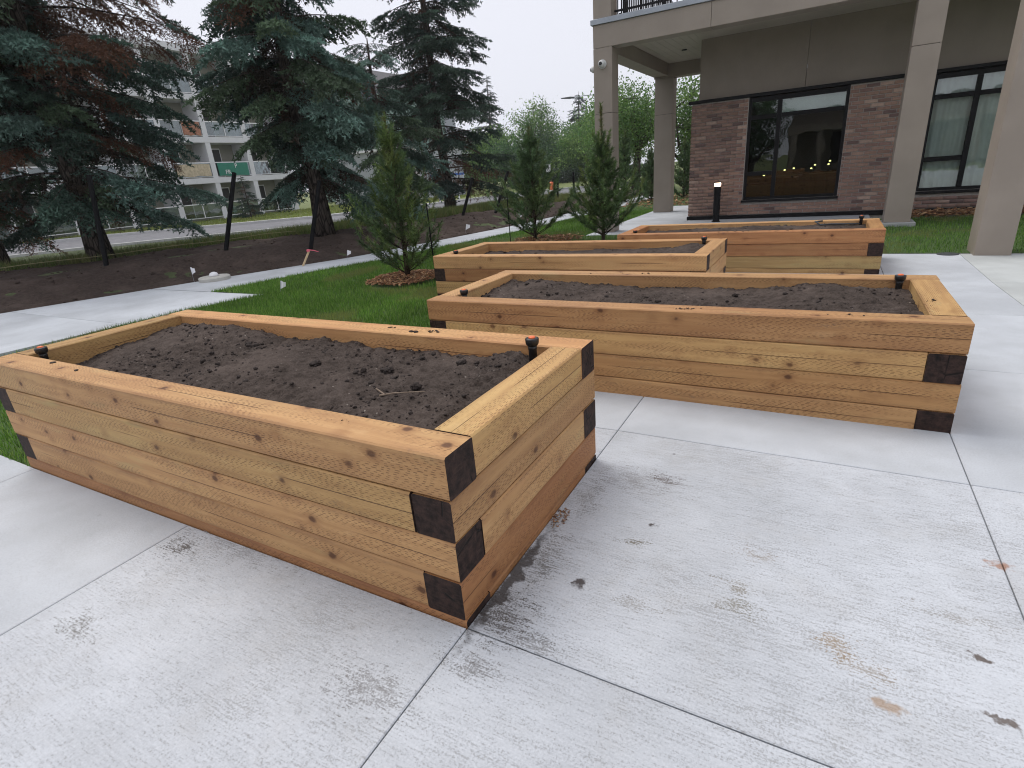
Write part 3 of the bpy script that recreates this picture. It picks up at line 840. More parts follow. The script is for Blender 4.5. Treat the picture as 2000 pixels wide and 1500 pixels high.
def brick_mesh(w):
    k = round(w, 3)
    if k not in bmesh_cache:
        m_ = MB().box(-w / 2, w / 2, 0, .05, 0, BH - J)
        c = .003
        m_.v = [(v[0] * (1 - (2 * c / w if v[1] == 0 else 0)), v[1], v[2] if v[1] else (v[2] + (c if v[2] == 0 else -c))) for v in m_.v]
        # front lip
        me = bpy.data.meshes.new('brick'); me.from_pydata(m_.v, [], m_.f); me.materials.append(MT['brick']); me.update()
        bmesh_cache[k] = me
    return bmesh_cache[k]
vis = list(bricks)
vis.sort(key=lambda q: abs((q[0] + q[1]) / 2 - .0) + (0 if q[0] < 1.4 else 5))
rest = TB()
for i, (a, b, z0, z1) in enumerate(vis):
    col = np.array(bcols[rng.choice(len(bcols), p=np.array(bpr) / sum(bpr))]) * np.array((2.12, 1.92, 1.78)) * (1 + (rng.random() - .5) * .24)
    prd = (rng.random() - .5) * .004
    if i < 295:
        o = bpy.data.objects.new('brick', brick_mesh(b - a))
        o.location = ((a + b) / 2 - BO[0], prd - .004, z0); o.color = (*col, 1)
        link(o, wall)
    else:
        m_ = MB().box(a - BO[0], b - BO[0], prd - .004, .05, z0, z1)
        tri = [t_ for f in m_.f for t_ in ((f[0], f[1], f[2]), (f[0], f[2], f[3]))]
        rest.add(m_.v, tri, col)
mrb = Mat('brick_far'); mrb.set(mrb.mix(mrb.math('MULTIPLY', mrb.noise(mrb.pos(), 26, 5), .5), mrb.n('Attribute', 0, attribute_name='col'), (.07, .05, .045)), .85); MT['brickrest'] = mrb.m
o = rest.build('brick', 'brickrest', wall); o['kind'] = 'stuff'
bpart('base_flashing', 'black', MB().box(-2.70, W2[1] + 3, BV - .022, BV + .02, -.01, .075))
bpart('top_trim', 'black', MB().box(-2.74, XR, BV - .05, BV + .13, 2.302, 2.36, .004))
# upper wall panels
for (a, b) in ((-2.55, -.62), (-.612, 1.30), (1.308, 3.2), (3.208, XR)):
    bpart('wall_panel', 'wallp', MB().box(a, b, BV + .06, BV + .20, 2.36, 3.56))
bpart('side_wall_panel', 'wallp', MB().box(-2.55, -2.43, BV + .21, BV + 9, 2.31, 3.56))
bpart('upper_storey', 'wallp', MB().box(-2.5, XR, BV + .07, BV + 9, 3.75, 7.2))
# soffit boards
PX0, PY0, PY1 = -4.10, 11.0, 15.55
sx = PX0 + .36
k = 0
while sx < -2.56:
    bpart('soffit_board', 'soffit', MB().box(sx + .002, min(sx + .148, -2.552), PY0 + .33, PY1 - .35, 3.455, 3.475)); sx += .15
yy = PY0 + .33
while yy < BV + .05:
    bpart('soffit_board', 'soffit', MB().box(-2.548, XR, yy + .002, min(yy + .148, BV + .058), 3.455, 3.475)); yy += .15
for (a, b) in ((-3.05, 11.9), (-3.05, 13.7), (-.6, 12.0), (2.0, 12.0)):
    bpart('downlight', 'black', MB().lathe([(.055, 3.440), (.055, 3.456), (.04, 3.4565)], (a, b, 0), 18))
# fascia beams
bpart('deck_slab', 'taupe', MB().box(PX0 + .05, XR, PY0 + .05, BV + .07, 3.48, 3.66))
bpart('deck_slab', 'taupe', MB().box(PX0 + .05, -2.5, BV + .08, PY1 - .05, 3.48, 3.66))
for (a, b) in ((PX0, -2.03), (-2.024, .30), (.306, 2.6), (2.606, XR)):
    bpart('fascia_panel', 'taupe', MB().box(a, b, PY0, PY0 + .32, 3.29, 3.655, .003))
bpart('fascia_panel', 'taupe', MB().box(PX0, PX0 + .34, PY0 + .325, PY1 - .345, 3.20, 3.655, .003))
bpart('fascia_panel', 'taupe', MB().box(PX0, -2.56, PY1 - .34, PY1, 3.16, 3.655, .003))
bpart('flashing', 'flash', MB().box(PX0 - .035, XR, PY0 - .035, PY0 + .30, 3.658, 3.745, .004))
bpart('flashing', 'flash', MB().box(PX0 - .035, PX0 + .30, PY0 + .305, PY1 + .03, 3.658, 3.745, .004))
# columns
def column(name, x0, x1, y0, y1, z0, z1, seams, lab=None):
    zs = [z0] + seams + [z1]
    root = bpart(name, 'black', MB().box(x0 + .02, x1 - .02, y0 + .02, y1 - .02, z0, z1))
    for a, b in zip(zs[:-1], zs[1:]):
        m_ = rel(MB().box(x0, x1, y0, y1, a + .003, b - .003, .004)); m_.build('cladding_panel', 'taupe', root)
    return root
column('column', PX0, PX0 + .355, PY0 - .004, PY0 + .36, 0, 3.288, [2.2])
column('column', PX0 + .03, PX0 + .48, 15.2, 15.55, 0, 3.158, [2.35])
column('column', .83, 1.19, 11.0, 11.36, .05, 3.288, [2.55])
column('column', PX0 + .01, PX0 + .345, PY0 + .0, PY0 + .345, 3.75, 6.2, [])
column('column', 1.57, 1.91, 8.30, 8.72, -.06, 5.2, [2.9])
bpart('plinth', 'conc3', MB().box(.78, 1.26, 10.93, 11.44, -.06, .05, .006))
# deck railing
rl = bpart('deck_rail', 'black', MB().box(PX0 + .36, -.4, PY0 + .14, PY0 + .18, 3.83, 3.86))
rel(MB().box(PX0 + .36, -.4, PY0 + .13, PY0 + .19, 4.75, 4.80)).build('top_rail', 'black', rl)
x = PX0 + .42
while x < -1.6:
    rel(MB().box(x - .008, x + .008, PY0 + .15, PY0 + .17, 3.755, 4.75)).build('baluster', 'black', rl); x += .105
for x in (-3.55, -2.85, -2.0): rel(MB().box(x - .03, x + .03, PY0 + .13, PY0 + .19, 3.747, 4.85)).build('rail_post', 'black', rl)
rl2 = bpart('deck_rail', 'black', MB().box(-3.74, -3.70, PY0 + .40, PY1 - .1, 3.83, 3.86))
y = PY0 + .5
while y < PY1 - .2:
    rel(MB().box(-3.73, -3.71, y - .008, y + .008, 3.67, 4.75)).build('baluster', 'black', rl2); y += .12
# windows
def window(w, vx, tz_, awn, gl, fr=.055):
    x0, x1, z0, z1 = w
    root = bpart('window', 'black', MB())
    yf, yb = BV + .02, BV + .10
    def bar(a, b, c, d, name='frame_bar', p=0.0): rel(MB().box(a, b, yf - p, yb, c, d, .003)).build(name, 'black', root)
    bar(x0, x0 + fr, z0, z1); bar(x1 - fr, x1, z0, z1); bar(x0 + fr + .002, x1 - fr - .002, z0 + .0, z0 + fr); bar(x0 + fr + .002, x1 - fr - .002, z1 - fr - .03, z1 - .002)
    bar(vx - .038, vx + .038, z0 + fr + .002, z1 - fr - .032, 'mullion', .004)
    for a, b in ((x0 + fr + .002, vx - .04), (vx + .04, x1 - fr - .002)): bar(a, b, tz_ - .038, tz_ + .038, 'transom', -.002)
    bar(x0 + fr + .002, vx - .04, awn - .04, awn + .04, 'transom', -.002)
    rel(MB().box(x0 - .02, x1 + .02, BV - .06, BV + .02, z0 - .045, z0 - .002, .004)).build('sill', 'black', root)
    for (a, b, c, d) in ((x0 + fr, vx - .038, tz_ + .038, z1 - fr - .03), (vx + .038, x1 - fr, tz_ + .038, z1 - fr - .03), (x0 + fr, vx - .038, awn + .04, tz_ - .038), (x0 + fr, vx - .038, z0 + fr, awn - .04), (vx + .038, x1 - fr, z0 + fr, tz_ - .038)):
        rel(MB().box(a - .01, b + .01, yf + .03, yf + .036, c - .01, d + .01)).build('pane', 'glass2' if c > tz_ else gl, root)
    return root
wn1 = window(W1, -1.02, 1.93, .88, 'glass')
rel(MB().box(-.98, .10, BV + .13, BV + .14, 1.955, 2.25)).build('blind', 'blind', wn1)
wn2 = window(W2, 2.02, 1.93, .92, 'glass2')
cv = MB()
n = 90
for i in range(n + 1):
    x = W2[0] + .03 + (W2[1] - W2[0] - .06) * i / n
    yq = BV + .17 + .018 * math.sin(i * .9) + .01 * math.sin(i * .37 + 1)
    cv.v += [(x, yq, .30), (x, yq, 2.28)]
    if i: b = 2 * i; cv.f.append((b - 2, b, b + 1, b - 1))
rel(cv).build('curtain', 'curtain', wn2, True)
# rooms behind the glass
rm = MB()
for a, b in ((-2.4, 1.28), (1.30, 6.0)):
    rm.quad((a, BV + 5, -.0), (b, BV + 5, 0), (b, BV + 5, 2.7), (a, BV + 5, 2.7))
    rm.quad((a, BV + .26, 2.7), (b, BV + .26, 2.7), (b, BV + 5, 2.7), (a, BV + 5, 2.7))
    rm.quad((a, BV + .26, 0), (a, BV + 5, 0), (a, BV + 5, 2.7), (a, BV + .26, 2.7)); rm.quad((b, BV + .26, 0), (b, BV + 5, 0), (b, BV + 5, 2.7), (b, BV + .26, 2.7))
bpart('room_lining', 'dark', rm)
bpart('room_floor', 'floor_in', MB().box(-2.4, 6, BV + .26, BV + 5, -.06, -.002))
for i, (x, yy, zz) in enumerate(((-1.35, 1.6, .74), (-1.28, 1.9, .78), (-.98, 2.4, .80), (-.80, 2.6, .82), (-.42, 2.3, .80), (-.36, 2.7, .86), (-.08, 2.5, .86), (-.06, 2.9, .92))):
    pl = empty('table_lamp', (x, BV + yy, 0)); tag(pl, 'small lit table lamp inside the room behind the left window', 'lamp', 'lit lamps seen through the left window')
    MB().lathe([(.012, 0), (.012, zz - .02), (.025, zz - .02), (.035, zz), (.02, zz + .03)], n=10).build('stem', 'black', pl)
    MB().lathe([(.018, zz + .031), (.024, zz + .045), (.012, zz + .06)], n=10).build('bulb', 'bulb', pl)
for i, (x, yy) in enumerate(((-.95, 2.0), (-.1, 2.2), (-.35, 3.4))):
    tbl = empty('dining_table', (x, BV + yy, 0)); tag(tbl, 'dark dining table standing behind the left window', 'table', 'tables inside behind the left window')
    MB().box(-.35, .35, -.35, .35, .70, .735).build('table_top', 'floor_in', tbl)
    MB().lathe([(.22, 0), (.2, .03), (.035, .05), (.035, .70)], n=14).build('pedestal', 'black', tbl)

# dome cameras on the corner column
for (x, y, zc, nx_, lab) in ((-3.92, PY0 - .004, 3.02, 0, 'round white security camera on the front of the corner column'), (PX0 - .0, PY0 + .2, 2.99, 1, 'white security camera on the left side of the corner column, seen edge on')):
    r_ = empty('security_camera', (x, y, zc)); tag(r_, lab, 'security camera')
    dv = Vector((0, -1, 0)) if not nx_ else Vector((-1, 0, 0))
    MB().tube([dv * .0, dv * .03], .075, 20).build('mount', 'camw', r_)
    v0, f0 = ICO[2]
    mobj('housing', [tuple(Vector(q) * .062 + dv * .07) for q in v0], f0, 'camw', r_, True)
    MB().tube([dv * .118, dv * .136], .030, 14).build('lens', 'plast', r_)
# lit bollard
bo = empty('bollard_light', (-2.01, 12.43, 0)); tag(bo, 'black cylindrical bollard light with glowing top by the brick wall', 'bollard light')
MB().lathe([(.085, 0), (.085, .015), (.066, .017), (.066, .70)], n=24).build('post', 'black', bo, False)
MB().lathe([(.058, .701), (.060, .72), (.060, .765)], n=20).build('lens', 'lamp', bo, True)
MB().lathe([(.064, .766), (.066, .77), (.066, .785), (.06, .788)], n=24).build('cap', 'black', bo, False)
pl_ = bpy.data.lights.new('bollard_glow', 'POINT'); pl_.energy = 4; pl_.color = (1, .72, .48); pl_.shadow_soft_size = .05
po = bpy.data.objects.new('bollard_glow', pl_); po.location = (0, -.0, .733); link(po, bo)
# floor drain
tag(MB().lathe([(.11, 0), (.11, .006), (.095, .008)], (1.34, 8.40, float(gz(1.34, 8.40)) + .001), 20).build('floor_drain', 'drain'), 'small round dark drain cover at the patio edge by the lawn', 'drain cover')

wg = empty('opposite_wing', (4, -13, 0)); tag(wg, 'single storey wing across the patio, mirrored in the windows', 'building')
MB().box(-6.4, 14, -8, 0, 0, 3.25).build('wall', 'wallp', wg)
MB().box(-6.6, 14, -8.2, .25, 3.25, 3.4).build('roof', 'aptroof', wg)
MB().box(-6.4, 14, .02, 1.6, 2.12, 2.38).build('canopy', 'taupe', wg)
for x in (-6.2, -4.9, -1.5, 2, 6): MB().box(x, x + .32, 1.2, 1.55, 0, 2.12).build('column', 'taupe', wg)
for x in (-4.2, -.8, 3.2): MB().box(x, x + 1.8, .0, .015, .4, 2.0).build('window', 'black', wg)

# ------------------------------------------------------------------ foliage generators
def basis(d, up=(0, 0, 1)):
    d = d / (np.linalg.norm(d) + 1e-9); a = np.cross(d, up)
    if np.linalg.norm(a) < 1e-3: a = np.cross(d, (1, 0, 0))
    a /= np.linalg.norm(a); return d, a, np.cross(a, d)
def tri_needles(P, D, ln, wd):
    """one thin triangle per point, pointing along D"""
    n = len(P); r = rng.normal(size=(n, 3)); S = np.cross(D, r); S /= np.linalg.norm(S, axis=1)[:, None] + 1e-9
    wd = np.broadcast_to(wd, (n,))[:, None]; ln = np.broadcast_to(ln, (n,))[:, None]
    V = np.stack([P - S * wd, P + S * wd, P + D * ln], 1).reshape(-1, 3)
    return V, np.arange(3 * n).reshape(-1, 3)
def spray_template(seed, lod=1.0):
    """flat needled frond along +x, unit length"""
    r = np.random.default_rng(seed)
    segs = [((0, 0, 0), (1, 0, -.12))]
    nt = int(11 * lod) + 2
    for i in range(nt):
        t_ = .10 + .80 * i / nt; sd_ = 1 if i % 2 else -1
        l = (.42 * (1 - t_) + .14) * (.75 + .5 * r.random())
        a = R(38 + 25 * r.random())
        s = np.array([t_, 0, -.12 * t_ * t_]); e = s + np.array([math.cos(a) * l, sd_ * math.sin(a) * l, -.10 * l - .16 * l * r.random()])
        segs.append((s, e))
    Ps, Ds = [], []
    for s, e in segs:
        s, e = np.array(s, float), np.array(e, float); L = np.linalg.norm(e - s); d = (e - s) / L
        k = max(3, int(L / (.042 / lod)))
        tt = (np.arange(k) + r.random(k) * .8) / k
        for j in range(3):
            P = s + d * (tt[:, None] * L); D = d * .55 + r.normal(size=(k, 3)) * .55 + np.array([0, 0, .15])
            Ps.append(P); Ds.append(D / np.linalg.norm(D, axis=1)[:, None])
    return np.concatenate(Ps), np.concatenate(Ds)
SPR = {.68: [spray_template(50 + i, .68) for i in range(6)], .55: [spray_template(70 + i, .55) for i in range(5)]}
def place_spray(tb, p, d, upv, L, col, lod, nl=.085, nw=.017):
    P, D = SPR[lod][rng.integers(len(SPR[lod]))]
    nl *= 1.12; nw *= 1.3 if lod < .6 else 1.2
    dx, dy, dz = basis(np.asarray(d, float), upv)
    M_ = np.stack([dx, -dy, dz], 0)
    n = len(P)
    V, T = tri_needles(p + (P * L) @ M_, D @ M_, nl * L * (.8 + .5 * rng.random(n)), nw * L * (.8 + .6 * rng.random(n)))
    c = np.repeat(col * (.75 + .5 * rng.random((n, 1))), 3, 0)
    tb.add(V, T, c)

def spruce(name, base, H, rad, label, cols, lod=.68, zmin=.8, dens=1.0, dead=0.1, lean=(0, 0), zvis=99, deadfn=None, azf=None, hangp=.4, trunk_r=.24, droop=.25, spray=.62, group=None, per_branch=None, rseed=1, tier=.26, prof=None):
    global rng
    rng = np.random.default_rng(rseed)
    base = np.array(base, float)
    root = empty(name, tuple(base)); tag(root, label, 'spruce tree', group)
    tr = MB(); tpts = []
    for i in range(12):
        t_ = i / 11; z = H * t_
        tpts.append((lean[0] * t_ * H + .04 * math.sin(z * 1.3), lean[1] * t_ * H + .04 * math.cos(z), z - .15 * (i == 0)))
    rr = [trunk_r * (1.45 if i == 0 else 1) * (1 - i / 11) ** .8 + .012 for i in range(12)]
    tr.tube(tpts, rr, 12)
    tx = np.array([p[0] for p in tpts]); ty = np.array([p[1] for p in tpts]); tzz = np.array([p[2] for p in tpts])
    tb = TB()
    z = zmin
    while z < min(H * .985, zvis):
        nb = rng.integers(4, 7)
        a0 = rng.random() * 6.28
        for k in range(int(nb)):
            if rng.random() > dens: continue
            zz = z + (rng.random() - .5) * tier
            f = 1 - zz / H
            Lb = (prof(zz) if prof else rad * (f ** .75)) * (.62 + .5 * rng.random()) + .06
            az = a0 + k * 6.28 / nb + (rng.random() - .5) * .6
            if azf: Lb *= azf(zz, math.cos(az), math.sin(az))
            o = np.array([np.interp(zz, tzz, tx), np.interp(zz, tzz, ty), zz])
            hd = np.array([math.cos(az), math.sin(az), 0])
            slope = .25 * (1 - f) + .05 + (rng.random() - .5) * .25; dr = droop * (.6 + .8 * rng.random())
            isdead = (rng.random() < dead) if deadfn is None else deadfn(zz, hd, rng)
            bend = np.cross(hd, (0, 0, 1)) * (rng.random() - .5) * .3
            pts = []
            for s in np.linspace(0, 1, 7):
                pts.append(o + hd * Lb * s + bend * Lb * s * s + np.array([0, 0, Lb * (slope * s - dr * s * s + .18 * dr * s ** 4)]))
            pts = np.array(pts)
            tr.tube(pts, [max(.006, trunk_r * .16 * (1 - .85 * i / 6) * (Lb / max(rad, .1)) ** .5) for i in range(7)], 5, False)
            ci = cols[rng.integers(len(cols))]
            cb = np.array(ci) * (.75 + .5 * rng.random())
            ns = max(3, int(Lb / (spray * .135)))
            for s in (np.arange(ns) + .6 * rng.random(ns)) / ns * .84 + .14:
                i = min(int(s * 6), 5); q = pts[i] + (pts[i + 1] - pts[i]) * (s * 6 - i)
                dirb = pts[i + 1] - pts[i]; dirb /= np.linalg.norm(dirb)
                side = np.cross(dirb, (0, 0, 1)); side /= np.linalg.norm(side) + 1e-9
                L = spray * (.5 + .7 * rng.random()) * min(1, .45 + Lb * .5) * (1.05 - .35 * abs(s - .6))
                d = dirb * (.75 + .4 * rng.random()) + side * rng.choice([-1, 1]) * (.35 + .9 * rng.random()) + np.array([0, 0, -.18 - .55 * rng.random() * droop / .25])
                cc = cb
                if isdead: cc = np.array((.12, .058, .036)) * (.7 + .7 * rng.random())
                elif s < .38 and rng.random() < .5: cc = np.array((.055, .042, .030)) * (.7 + .6 * rng.random())
                if isdead and rng.random() < .35: continue
                place_spray(tb, q, d, (0, 0, 1), L, cc, lod, *((.075, .009) if isdead else (.085, .017)))
                if rng.random() < hangp: place_spray(tb, q, dirb * .25 + side * (rng.random() - .5) * .8 + np.array([0, 0, -1.0]), tuple(dirb), L * (.55 + .4 * rng.random()), cc * .95, lod, *((.075, .009) if isdead else (.085, .017)))
            place_spray(tb, pts[-2], pts[-1] - pts[-2], (0, 0, 1), spray * min(1, .4 + Lb * .4), cb * (1.0 if isdead else 1.5), lod)
        z += tier * (.8 + .4 * rng.random())
    tr.build('trunk', 'bark', root, True)
    tb.build('crown', 'needle', root)
    return root

BLUE = [(.078, .135, .108), (.105, .178, .148), (.056, .100, .074), (.140, .225, .188), (.078, .118, .068), (.048, .082, .060)]
DARK = [(.040, .070, .052), (.052, .085, .060), (.034, .058, .046), (.060, .095, .068)]
def G(x, y): return (x, y, float(tz(np.array(x), np.array(y))) - .02)
def azf(z, cx, cy):
    if z < 3.2 and cx * .8 - cy * .6 > .2: return .42
    if z < 3.6 and cx * .86 + cy * .5 > .45: return .88
    return 1.25 if (z > 3.6 and cx * .86 + cy * .5 > .3) else 1.0
def azf2(z, cx, cy): return .55 if (z < 1.9 and cx * .6 - cy * .8 > .3) else 1.0
def dead1(z, hd, r):                        # browned boughs on the side away from the street
    t_ = hd[0] * .6 + hd[1] * .8
    return r.random() < (.85 if (z > 3.2 and t_ > .1) else .10)
spruce('spruce_tree', G(-13.0, 5.9), 12.5, 3.3, 'big spruce at the left with many browned boughs, trunk behind the leftmost post', BLUE, zmin=1.25, zvis=7.4, deadfn=dead1, trunk_r=.17, droop=.36, rseed=11, dens=.86, hangp=.25, azf=azf, tier=.26, spray=.70, prof=lambda z: 3.0 * (1 - z / 15) + (.5 if z < 3 else 0))
spruce('spruce_tree', G(-14.6, 4.75), 11, 2.4, 'dark spruce cut off by the left edge of the picture', BLUE, zmin=1.0, zvis=7.0, trunk_r=.16, droop=.36, rseed=12, dens=.66, hangp=.2, azf=azf, lod=.55, spray=.70)
spruce('spruce_tree', G(-9.95, 9.15), 11.5, 2.5, 'large blue green spruce in the middle left with thick drooping boughs', BLUE, zmin=1.35, zvis=7.6, dead=.04, trunk_r=.165, droop=.42, rseed=13, dens=.76, hangp=.3, azf=azf2, tier=.27, spray=.72, prof=lambda z: 2.45 * (1 - z / 15) * (.78 + .22 * math.sin(z * 2.2)), lean=(-.012, -.01))
def dead3(z, hd, r): return r.random() < (.55 if z < 2.3 else .06)
spruce('spruce_tree', G(-12.6, 18.0), 11.0, 2.2, 'narrow dark spruce with open boughs standing against the sky', DARK, zmin=.9, deadfn=dead3, trunk_r=.17, droop=.30, rseed=14, dens=.82, hangp=.2, lod=.55, tier=.35, spray=.75, prof=lambda z: 2.35 * (1 - z / 12.5) + .3, lean=(-.02, -.015))
spruce('spruce_tree', G(-11.0, 12.9), 4.6, 2.1, 'shorter blue spruce between the two tall ones, behind the nearest young pine', BLUE, zmin=.8, trunk_r=.13, droop=.40, rseed=15, dens=.62, hangp=.2, lod=.55, tier=.24, spray=.65, lean=(-.01, 0), prof=lambda z: 1.7 * (1 - z / 5.2) + .2)

def pine(name, base, H, rad, label, cols, seed, dens=1.0, lens=.065, group=None, leader=.35, nw=.0035):
    global rng
    rng = np.random.default_rng(seed)
    root = empty(name, base); tag(root, label, 'young pine', group)
    tr = MB(); tr.tube([(0, 0, -.05), (.02, .01, H * .3), (.0, .02, H * .65), (0, 0, H)], [.038, .03, .018, .006], 8)
    tb = TB()
    def shoot(p, d, L, col, k):
        n = max(8, int(k * L * dens))
        tt = rng.random(n) ** .8
        d = d / np.linalg.norm(d)
        D = d * .75 + rng.normal(size=(n, 3)) * .55; D /= np.linalg.norm(D, axis=1)[:, None]
        V, T = tri_needles(p + d * (tt * L)[:, None], D, lens * (.7 + .5 * rng.random(n)), nw)
        tb.add(V, T, np.repeat(np.array(col) * (.6 + .75 * rng.random((n, 1))), 3, 0))
    nw_ = 6
    for w_ in range(nw_):
        t_ = w_ / (nw_ - 1); z = .09 + (H - leader - .09) * t_
        Lb = rad * (1.0 - .95 * t_ ** .8) + .06
        nb = 9 if t_ < .45 else (7 if t_ < .7 else 5)
        a0 = rng.random() * 6
        for k in range(nb + 1):
            extra = k >= nb                     # a few weak shoots between the whorls
            az = a0 + k * 6.28 / nb + (rng.random() - .5) * .6
            el = R(16 + 40 * t_ + 16 * rng.random()); L = Lb * (.75 + .4 * rng.random()) * (.55 if extra else 1)
            zz = z + (.5 * (H - leader) / nw_ if extra else 0)
            p0 = np.array([0, 0, zz]) + rng.normal(size=3) * .012; hd = np.array([math.cos(az), math.sin(az), 0])
            pts = [p0 + hd * L * s * math.cos(el) + np.array([0, 0, L * (math.sin(el) * s + .42 * s * s)]) for s in np.linspace(0, 1, 5)]
            tr.tube(pts, [.010, .008, .006, .004, .003], 5, False)
            col = np.array(cols[rng.integers(len(cols))]) * (.8 + .4 * rng.random())
            for s in (.32, .5, .68, .86):
                i = min(int(s * 4), 3); q = pts[i] + (pts[i + 1] - pts[i]) * (s * 4 - i)
                for sd_ in (-1, 1):
                    if rng.random() < .25: continue
                    dd = hd * .7 + np.cross(hd, (0, 0, 1)) * sd_ * (.35 + .5 * rng.random()) + np.array([0, 0, .35 + .6 * rng.random()])
                    shoot(q, dd, (.13 + .13 * rng.random()) * min(1, .5 + L), col * (.65 + .8 * rng.random()), 430)
            for i in range(1, 4): shoot(pts[i], pts[i + 1] - pts[i], L / 4, col, 260)
            shoot(pts[4], hd * .35 + np.array([0, 0, 1.]), .16 + .10 * rng.random(), col * 1.25, 420)
    for s in np.linspace(.25, 1, 7): shoot(np.array([0, 0, H * s - .12 * s]), np.array([0, 0, 1.]), .2, cols[0], 330)
    for k in range(4):
        a = k * 1.57; shoot(np.array([0, 0, H - leader]), np.array([math.cos(a) * .35, math.sin(a) * .35, 1.]), leader * .6, np.array(cols[0]) * 1.25, 420)
    shoot(np.array([0, 0, H - leader]), np.array([0, 0, 1.]), leader + .04, np.array((.16, .15, .06)), 380)
    tr.build('trunk', 'pinebark', root, True)
    tb.build('crown', 'needle', root)
    return root
PN = [(.115, .170, .050), (.095, .155, .052), (.140, .180, .055), (.075, .125, .045), (.065, .11, .042)]
PN2 = [(.095, .160, .065), (.085, .145, .060), (.12, .175, .065)]
pine('young_pine', (-5.07, 6.02, 0), 2.02, .66, 'young pine in the chip ring on the lawn, nearest of the small pines', PN, 21, .8, .075, nw=.0045)
pine('young_pine', (-4.99, 9.91, 0), 2.0, .74, 'young dark pine behind the left rear bed with a thin stake beside it', PN2, 22, 1.0, .08, nw=.005)
pine('young_pine', (-3.52, 9.75, 0), 2.16, .66, 'young pine with a long leader in front of the corner column', PN, 23, 1.05, .08, leader=.8, nw=.005)
for i, (x, y, h, r_, lab) in enumerate(((-6.4, 20.1, 2.35, .6, 'small bluish pine left of the others beyond the portico'), (-5.6, 20.6, 1.8, .5, 'short pine seen just left of the rear portico column'),
                                  (-4.55, 21.0, 2.0, .55, 'pine seen between the rear portico column and the brick wall'), (-6.1, 22.5, 1.5, .5, 'lowest small pine beyond the portico'))):
    pine('young_pine', (x, y, -.1), h, r_, lab, PN2, 30 + i, .6, .08, nw=.007)

def deciduous(name, top, rad, label, cols, seed, nclump=110, leaf=.16, per=60, trunk=.25, base_z=-.1, flat=.8, group=None, low=.22, barkm='bark2', open_=0.0):
    global rng
    rng = np.random.default_rng(seed)
    x, y, zt = top; H = zt - base_z
    root = empty(name, (x, y, base_z)); tag(root, label, 'deciduous tree', group)
    tr = MB()
    fork = H * (low + .08)
    tr.tube([(0, 0, -.2), (.05 * H * .2, 0, fork * .5), (.03 * H, 0, fork)], [trunk * 1.25, trunk, trunk * .85], 9)
    # limbs
    limbs = []
    for k in range(7):
        az = k * .9 + rng.random() * .7; el = R(35 + 45 * rng.random()); Ll = H * (.40 + .25 * rng.random())
        hd = np.array([math.cos(az) * math.cos(el), math.sin(az) * math.cos(el), math.sin(el)])
        p0 = np.array([.03 * H, 0, fork]); pts = [p0]
        for s in range(4):
            hd = hd + rng.normal(size=3) * .16 + np.array([0, 0, .05]); hd /= np.linalg.norm(hd); pts.append(pts[-1] + hd * Ll / 4)
        tr.tube(pts, [trunk * .6, trunk * .42, trunk * .28, trunk * .16, trunk * .06], 6, False); limbs.append(np.array(pts))
    LP = np.concatenate(limbs)
    tb = TB()
    cz = H * (low + (1 - low) * .52); rz = H * (1 - low) * .52
    for c in range(nclump):
        while True:
            q = rng.normal(size=3); q /= np.linalg.norm(q); rr = rng.random() ** .45
            p = q * rr
            if vnoise(np.array(q[0] * 1.7 + 5), np.array(q[1] * 1.7 + q[2] * 1.3 + seed), seed) * .75 + .45 > rr: break
        ctr = np.array([p[0] * rad, p[1] * rad, cz + p[2] * rz])
        if ctr[2] > H: ctr[2] = H - rng.random() * .3
        near = LP[np.argmin(((LP - ctr) ** 2).sum(1))]
        if rng.random() < .5: tr.tube([near, (near + ctr) / 2 + rng.normal(size=3) * .08, ctr], [trunk * .12, trunk * .07, trunk * .03], 4, False)
        cr = rad * (.16 + .16 * rng.random()); n = int(per * (.6 + .8 * rng.random()))
        off = rng.normal(size=(n, 3)) * cr * np.array([.6, .6, .42]); P = ctr + off
        col = np.array(cols[rng.integers(len(cols))]) * (.7 + .55 * rng.random())
        D = rng.normal(size=(n, 3)) + np.array([0, 0, -.35]); D /= np.linalg.norm(D, axis=1)[:, None]
        S = np.cross(D, rng.normal(size=(n, 3))); S /= np.linalg.norm(S, axis=1)[:, None]
        l = leaf * (.6 + .7 * rng.random((n, 1)))
        V = np.stack([P, P + D * l * .5 + S * l * .34, P + D * l, P + D * l * .5 - S * l * .34], 1).reshape(-1, 3)
        i = np.arange(n)[:, None] * 4
        T = np.concatenate([i + [0, 1, 2], i + [0, 2, 3]], 0)
        tb.add(V, T, np.repeat(col * (.75 + .5 * rng.random((n, 1))), 4, 0))
    tr.build('trunk', barkm, root, True)
    tb.build('crown', 'leaf', root)
    return root
GR = [(.115, .215, .055), (.145, .255, .065), (.090, .180, .055), (.175, .280, .080)]
GRD = [(.060, .125, .050), (.075, .145, .055), (.050, .105, .045)]
def K(p, k): return (p[0] * k, p[1] * k, camh + (p[2] - camh) * k)
